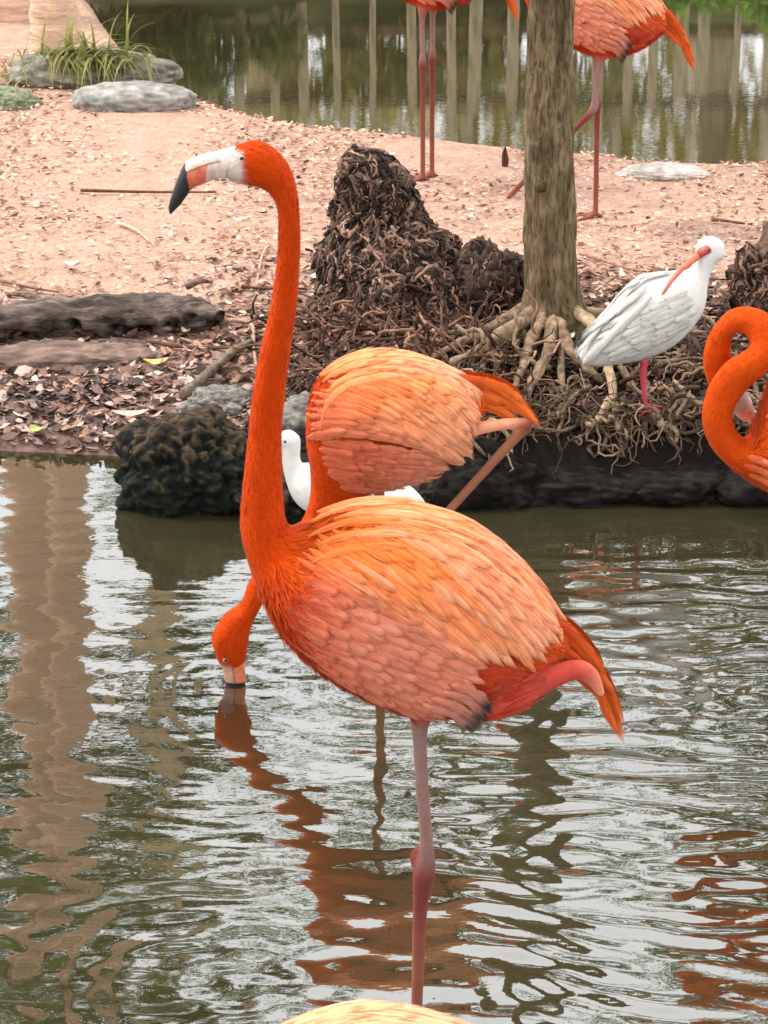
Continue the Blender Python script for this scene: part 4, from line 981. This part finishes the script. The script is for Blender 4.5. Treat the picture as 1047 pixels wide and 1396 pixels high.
stick([(400, 440), (430, 425), (460, 415), (490, 395)], .007, srgb(110, 84, 70), 'slanting twig leaning on the foot of the stump')
stick([(160, 310), (185, 318), (205, 332)], .006, srgb(206, 172, 150), 'short pale stick on open sand below the flamingo bill')
# upright sprout by the far edge
g = G(688, 228); V, F, CC = rough_tube([g + Vector((0, 0, -.01)), g + Vector((.002, 0, .025)), g + Vector((0, 0, .05)), g + Vector((.002, 0, .075))], [.008, .013, .010, .002], 10, .15, 30, lambda t, n: srgb(86, 58, 44), 2, 4)
o = mesh_obj('cypress_knee', [v - g for v in V], F, M['bark'], None, CC); o.location = g; prop(o, 'tiny brown pointed knee root sticking up at the far shore', 'root')

# ------------------------------------------------------------------ leaf litter (stuff)
def litter(name, n, region, sizes, palette, seed, accept, label):
    r = random.Random(seed); V, F, CC = [], [], []
    x0, x1, y0, y1 = region; k = 0; tries = 0
    while k < n and tries < n * 6:
        tries += 1
        x, y = r.uniform(x0, x1), r.uniform(y0, y1)
        if not accept(x, y, r): continue
        z = gz(x, y)
        if z < 0.004: continue
        L = r.uniform(*sizes) ; w = L * r.uniform(.16, .5); a = r.uniform(0, 6.28); ca, sa = math.cos(a), math.sin(a); tilt = r.gauss(0, .3); roll = r.gauss(0, .7); curl = r.uniform(-.1, .3) * L
        b = len(V); zb = z + .003 + r.random() * .01
        for (u, v, c) in ((-.5, 0, curl), (-.15, .5, 0), (-.15, -.5, 0), (.2, .42, 0), (.2, -.42, 0), (.5, 0, curl)):
            lx, ly = u * L, v * w
            V.append((x + ca * lx - sa * ly, y + sa * lx + ca * ly, zb + max(-.002, c * .5 + lx * tilt + ly * roll)))
        F += [(b, b + 2, b + 1), (b + 1, b + 2, b + 4, b + 3), (b + 3, b + 4, b + 5)]
        c = vary(r.choice(palette), r, .18); CC += [c] * 6; k += 1
    o = mesh_obj(name, V, F, M['litter'], None, CC, False); return prop(o, label, 'leaf litter', kind='stuff')
def d1f(x, y): return y - float(np.interp(x, NX, NY))
pal_dry = [srgb(*c) for c in ((200, 160, 138), (180, 136, 112), (212, 180, 160), (156, 110, 90), (116, 78, 62), (204, 172, 154), (180, 142, 122), (198, 164, 146), (196, 158, 138), (84, 56, 46), (160, 114, 94))]
pal_wet = [srgb(*c) for c in ((132, 106, 98), (104, 80, 74), (160, 134, 124), (70, 54, 50), (46, 36, 34), (184, 160, 148), (120, 92, 82), (150, 112, 92))]
pal_mul = [srgb(*c) for c in ((108, 76, 62), (84, 58, 48), (140, 104, 88), (60, 42, 36), (160, 122, 104), (44, 32, 28))]
litter('dry_leaf_litter', 21000, (-2.6, 2.6, 7.2, 11.8), (.008, .034), pal_dry, 1, lambda x, y, r: d1f(x, y) > (.85 if x > -.3 else .55) + 1.1 * (r.random() - .5) and r.random() < .55 + .9 * noise.noise(Vector((x * 1.7, y * 1.7, 2))), 'scattered dry tan leaves and wood chips on the sandy bank')
litter('wet_leaf_litter', 5200, (-2.4, -.2, 6.4, 8.4), (.02, .06), pal_wet, 2, lambda x, y, r: 0.01 < d1f(x, y) < .75 + .8 * (r.random() - .5), 'damp grey brown fallen leaves along the water edge')
litter('mulch_litter', 9000, (-.75, 2.4, 6.5, 9.2), (.012, .05), pal_mul, 3, lambda x, y, r: .15 < d1f(x, y) < 1.45 - .2 * x + .7 * (r.random() - .5) and r.random() < (x + .75) * 2.2 - .2 * max(0, d1f(x, y) - .6), 'dark brown mulch and bark shreds on the root mound')
def single_leaf(px, py, L, w, a, col, label, name='fallen_leaf', cat='leaf', grp='loose leaves on the bank'):
    g = G(px, py); V, F = [], []; n = 7
    for i in range(n + 1):
        t = i / n; ww = w * math.sin(math.pi * min(1, t * .94 + .04)) ** .7 * .5
        for v in (-1, 0, 1): V.append((L * (t - .5), v * ww, .008 + abs(v) * .006 + .02 * (t - .5) ** 2 * 2))
    for i in range(n):
        for k in range(2): F.append((i * 3 + k, i * 3 + k + 1, (i + 1) * 3 + k + 1, (i + 1) * 3 + k))
    o = mesh_obj(name, V, F, M['litter'], None, [col] * len(V)); o.location = (g.x, g.y, gz(g.x, g.y) + .012); o.rotation_euler = (.12, 0, a); return prop(o, label, cat, grp)
single_leaf(213, 506, .07, .035, .2, srgb(214, 178, 110), 'yellow fallen leaf below the end of the driftwood log')
single_leaf(178, 576, .10, .035, .1, srgb(190, 166, 150), 'broad pale brown fallen leaf near the mossy rock')
single_leaf(52, 598, .05, .03, -.6, srgb(170, 172, 110), 'greenish fallen leaf at the edge of the water')
single_leaf(254, 462, .03, .02, -.6, srgb(206, 178, 160), 'small pale leaf under the tip of driftwood log')
WF = srgb(238, 234, 230)
for (x, y, L, w, a, lab) in ((97, 367, .045, .028, .2, 'white feather on sand above the driftwood log'), (425, 387, .04, .022, 1.0, 'white feather caught at the foot of the stump'), (573, 346, .035, .02, 1.4, 'white feather on flank of the root stump'), (325, 309, .035, .022, .1, 'white feather on open sand behind the flamingo neck'),
                             (354, 448, .03, .02, 1.2, 'white feather touching the crooked pale root'), (296, 440, .05, .025, 1.3, 'white feather at the tip of the driftwood log'), (775, 470, .05, .018, .9, 'white feather lying among the tree roots')):
    single_leaf(x, y, L, w, a, WF, lab, 'loose_feather', 'feather', 'white feathers on the bank')

# ------------------------------------------------------------------ grass tuft on the far rock
def grass(px, py, n, L, label, seed, cdark, clight, lean, up_):
    g = G(px, py); base = Vector((g.x, g.y, gz(g.x, g.y))); r = random.Random(seed); V, F, CC = [], [], []
    for i in range(n):
        p = Vector((r.gauss(0, .12), r.gauss(0, .07), up_)); a = r.uniform(0, 6.28); l = L * r.uniform(.5, 1.2); d = Vector((math.cos(a) + lean, math.sin(a) - .8, .42)).normalized(); w = r.uniform(.004, .008); q = p.copy(); k = len(V)
        sd_ = Vector((-d.y, d.x, 0)).normalized(); m = 6
        for j in range(m + 1):
            t = j / m; ww = w * (1 - t) + .0008; V += [q - sd_ * ww, q + sd_ * ww]; q = q + d * (l / m); d = (d + Vector((0, 0, -.32))).normalized()
            c = mixc(cdark, clight, r.random() * .4 + t * .5); CC += [c, c]
        for j in range(m): F.append((k + 2 * j, k + 2 * j + 1, k + 2 * j + 3, k + 2 * j + 2))
    o = mesh_obj('grass_tuft', V, F, M['leaf'], None, CC); o.location = base; return prop(o, label, 'grass', 'grass on the far shore')
grass(115, 118, 260, .24, 'long drooping grass tuft spilling over the broad grey rock', 4, srgb(78, 84, 40), srgb(176, 172, 104), .7, .13)
grass(55, 112, 90, .16, 'short yellow green grass tuft by the palm trunk', 14, srgb(108, 104, 56), srgb(196, 180, 120), -.1, .03)

# ------------------------------------------------------------------ palms at left
def palm(px, py, rad, hgt_, label, seed, lean=0.0):
    g = G(px, py); e = empty('palm_tree', g, label, 'palm tree', 'palm trees on the left bank'); r = random.Random(seed)
    n = 60; V, F, CC = [], [], []
    path = [Vector((lean * (i / n) ** 1.5, 0, -.1 + (hgt_ + .1) * i / n)) for i in range(n * 3 + 1) for _ in (0,) if False] or [Vector((lean * (i / (n * 2)) ** 1.5, 0, -.1 + (hgt_ + .1) * i / (n * 2))) for i in range(n * 2 + 1)]
    rr = [rad * (1.25 - .3 * min(1, i / 14)) * (1 + .07 * ((i % 2) * 2 - 1) * r.uniform(.4, 1)) for i in range(n * 2 + 1)]
    tube(path, rr, 18, V, F)
    for i in range(len(path)):
        c = mixc(srgb(214, 180, 154), srgb(164, 128, 106), (.8 if i % 2 else .1) * r.random()); CC += [vary(c, r, .06) for _ in range(18)]
    mesh_obj('trunk', V, F, M['palm'], e, CC)
    topp = path[-1]
    for k in range(16):
        a = k / 16 * 6.28 + r.uniform(-.2, .2); el = r.uniform(-.1, 1.1); d = Vector((math.cos(a) * math.cos(el), math.sin(a) * math.cos(el), math.sin(el))); q = topp.copy(); V, F, CC = [], [], []; L = r.uniform(1.3, 1.8); m = 14
        for j in range(m):
            q2 = q + d * (L / m); sdv = d.cross(Vector((0, 0, 1))).normalized()
            for s in (-1, 1):
                for h in (0, .5):
                    b = len(V); p0 = q.lerp(q2, h); l = .45 * math.sin(math.pi * (j + 1 + h) / (m + 2)); tip = p0 + (sdv * s + d * .6).normalized() * l + Vector((0, 0, -.18 * l * 2)); wv = d * .02
                    V += [p0 - wv, p0 + wv, tip]; F.append((b, b + 1, b + 2)); c = mixc(GD, GL, r.random()); CC += [c] * 3
            q = q2; d = (d + Vector((0, 0, -.13))).normalized()
        mesh_obj('frond', V, F, M['leaf'], e, CC, False)
palm(77, 84, .098, 5.2, 'ringed tan palm trunk rising beside the grass tuft', 2, -.15)
palm(8, 22, .16, 6.0, 'wide reddish palm trunk farther back at the top corner', 5, .1)

# ------------------------------------------------------------------ far bank: fence, shrubs, trees (mostly seen as reflections)
def fence():
    x0, x1, y = -2.0, 6.5, 16.0
    e = empty('picket_fence', (x0, y, gz(x0, y)), 'weathered low paling fence along the far bank mirrored in the pond', 'fence'); r = random.Random(6)
    V, F = [], []
    def box(w, d, h): return [(-w / 2, -d / 2, 0), (w / 2, -d / 2, 0), (w / 2, d / 2, 0), (-w / 2, d / 2, 0), (-w / 2, -d / 2, h), (w / 2, -d / 2, h), (w / 2, d / 2, h), (-w / 2, d / 2, h)]
    BF = [(0, 3, 2, 1), (4, 5, 6, 7), (0, 1, 5, 4), (1, 2, 6, 5), (2, 3, 7, 6), (3, 0, 4, 7)]
    src = None; k = 0; x = x0
    while x < x1:
        if src is None:
            src = mesh_obj('picket', box(.085, .025, .85), BF, M['wood'], e, [srgb(168, 152, 124)] * 8, False); o = src
        else:
            o = src.copy(); C.objects.link(o); o.parent = e
        o.location = (x - x0, r.uniform(-.01, .01), gz(x, y) - e.location.z - .02); o.rotation_euler = (r.gauss(0, .02), r.gauss(0, .02), 0); o.scale = (r.uniform(.45, 1.0), 1, r.uniform(.85, 1.1)); x += r.uniform(.13, .24)
    for z in (.2, .62):
        o = mesh_obj('rail', [(vx * 1, vy, vz) for vx, vy, vz in box(x1 - x0, .05, .07)], BF, M['wood'], e, [srgb(104, 86, 68)] * 8, False); o.location = ((x1 - x0) / 2, .045, gz(0, y) - e.location.z + z)
fence()
def tree_far(x, y, r0, h, blobs, nleaf, size, label, seed, bark=(srgb(150, 132, 108), srgb(108, 92, 72)), c0=GD, c1=GL, lean=(0, 0), group='trees beyond the pond'):
    z = gz(x, y); e = empty('tree', (x, y, z), label, 'tree', group)
    path = [Vector((lean[0] * t * t, lean[1] * t, -.1 + (h + .1) * t)) for t in (0, .05, .2, .4, .6, .8, 1)]
    V, F, CC = rough_tube(path, [r0 * 1.5, r0 * 1.15, r0, r0 * .93, r0 * .85, r0 * .7, r0 * .35], 16, .10, 5, lambda t, n: mixc(bark[0], bark[1], min(1, max(0, .5 - n))), seed, 5)
    mesh_obj('trunk', V, F, M['bark'], e, CC)
    for k, b in enumerate(blobs):
        a = path[4].lerp(path[6], min(1, .25 * k)); q = Vector(b[:3])
        V, F, CC = rough_tube([a, a.lerp(q, .5) + Vector((0, 0, .15)), q], [r0 * .4, r0 * .28, r0 * .1], 8, .1, 5, lambda t, n: bark[1], seed + k, 4); mesh_obj('limb', V, F, M['bark'], e, CC)
    V, F, CC = leaf_cloud(blobs, nleaf, size, c0, c1, seed); mesh_obj('crown', V, F, M['leaf'], e, CC, False); return e
tree_far(-1.72, 19.0, .13, 7.5, [(-1.0, .5, 6.6, 1.2), (-2.2, .6, 5.6, 1.2), (.3, .7, 5.6, .7), (-2.4, .4, 4.0, 1.0), (.2, .6, 8.0, .9), (-1.2, .5, 8.2, 1.2)], 7500, .20, 'leafy tan barked tree on the far bank in line with the palms', 101, bark=(srgb(228, 208, 176), srgb(186, 164, 134)))
tree_far(-.72, 17.2, .17, 3.6, [(-.3, .2, 3.2, .4), (.3, .2, 3.5, .4)], 500, .15, 'thick mossy trunk on far bank mirrored behind the flamingo head', 102, bark=(srgb(196, 180, 146), srgb(150, 136, 104)))
tree_far(2.45, 19.5, .11, 6.5, [(.5, 0, 9.4, 1.2), (1.5, .3, 7.6, 1.0), (-.5, .2, 5.4, .8), (-1.4, .3, 7.4, .8), (.3, 0, 6.8, .7)], 3000, .18, 'pale slim trunk on far bank mirrored beyond the stepping flamingo', 103, bark=(srgb(206, 196, 170), srgb(160, 148, 122)))
tree_far(4.8, 22, .15, 8.0, [(0, 0, 8, 1.4), (-1.2, 0, 6.6, 1.1), (1, 0, 6, 1.2), (-.6, 0, 4.6, .9)], 6000, .22, 'broad leafy tree on far bank to the right of the pale trunk', 104)
tree_far(.75, 24, .12, 9.5, [(0, 0, 6.4, 1.0), (.9, 0, 5.4, .9), (-1.0, 0, 5.6, .9), (-.9, .2, 9.0, 1.3), (.7, 0, 10.2, 1.3), (-1.8, 0, 11.2, 1.2)], 3600, .2, 'slim tree set back between the mossy and pale trunks', 105)
for i, (x, y) in enumerate(((.55, 17.4), (1.15, 18.4), (1.55, 17.6), (3.1, 18.2))):
    tree_far(x, y, .045, 3.4, [(0, 0, 3.3, .35), (.15, 0, 2.8, .3)], 420, .12, ('slim pale sapling on far bank, nearest the mossy trunk', 'second slim pale sapling past the mossy trunk', 'third slim pale sapling before the pale trunk', 'slim pale sapling beyond the pale trunk')[i], 110 + i, bark=(srgb(214, 204, 178), srgb(170, 158, 130)))
def shrub(x, y, rx, rz, n, size, label, seed, c0=GD, c1=GL):
    z = gz(x, y); r = random.Random(seed); e = empty('shrub', (x, y, z), label, 'shrub', 'shrubs on the far bank')
    blobs = [(r.uniform(-rx, rx), r.uniform(-.3, .3), rz * r.uniform(.4, .9), rz * .5) for _ in range(6)]
    V, F, CC = leaf_cloud(blobs, n, size, c0, c1, seed, .3); mesh_obj('foliage', V, F, M['leaf'], e, CC, False)
    for b in blobs[:3]:
        V, F, CC = rough_tube([Vector((0, 0, -.05)), Vector((b[0] * .5, b[1] * .5, b[2] * .5)), Vector(b[:3])], [.025, .018, .008], 6, .1, 10, lambda t, n: BKD, seed, 3); mesh_obj('stem', V, F, M['bark'], e, CC)
shrub(-1.15, 15.75, .55, .5, 2200, .09, 'dense dark green shrub on far bank right of the palms', 201)
shrub(-.15, 16.5, .5, .6, 1500, .10, 'green shrub on far bank behind the mossy trunk', 202, srgb(130, 126, 72), srgb(196, 186, 120))
shrub(2.05, 15.7, .32, .34, 900, .10, 'bright green low shrub on far bank past the stepping flamingo', 203, srgb(92, 128, 50), srgb(156, 184, 84))
shrub(.9, 16.6, .6, .7, 1600, .10, 'olive shrub on far bank behind the slim saplings', 204, srgb(130, 126, 72), srgb(196, 186, 120))
shrub(3.4, 16.8, .7, .8, 1800, .10, 'wide green shrub on far bank under the broad leafy tree', 205, srgb(130, 126, 72), srgb(196, 186, 120))
shrub(-2.9, 17.4, .5, .8, 1500, .10, 'green shrub behind the wide palm trunk', 206)

for i in range(16):
    x = -1.9 + i * .5 + random.uniform(-.2, .2); y = 17.2 + random.uniform(0, 1.6)
    tree_far(x, y, random.uniform(.025, .05), 3.6, [(0, 0, 3.4, .35), (.15, 0, 2.9, .3)], 360, .12, 'slim pale stem in the thicket along the far bank', 300 + i, bark=(srgb(236, 226, 202), srgb(196, 182, 154)))
for i in range(9):
    shrub(-4.2 + i * 1.35, 20.3 + (i % 2) * .8, .8, 2.6, 1500, .17, 'tall leafy bush in the hedge behind the far bank stems', 400 + i, srgb(150, 142, 74), srgb(222, 204, 128))

tree_far(-3.4, -2.6, .22, 6.0, [(0, 0, 6.2, 2.0), (1.8, .4, 6.8, 1.8), (-1.2, 1.0, 5.2, 1.7), (1.2, -1.0, 5.0, 1.6)], 5200, .30, 'broad shade tree on the near bank, left of the viewing spot', 501, group='shade trees on the near bank')  # out of view, added behind the camera to cut flat light on the birds
tree_far(3.2, -2.2, .22, 6.0, [(0, .6, 6.0, 2.0), (-1.8, .2, 6.6, 1.8), (1.0, 1.4, 5.4, 1.9), (.2, -1.0, 4.6, 1.6), (1.6, 2.4, 6.6, 1.8)], 6200, .30, 'broad shade tree on the near bank, right of the viewing spot', 502, group='shade trees on the near bank')  # second added tree, unseen, blocks sky light from the camera side

# limbs and knots belong to their trunk
for o in list(C.objects):
    if o.parent and o.name.split('.')[0] in ('limb', 'knot'):
        for t in o.parent.children:
            if t.name.split('.')[0] == 'trunk': o.parent = t; break
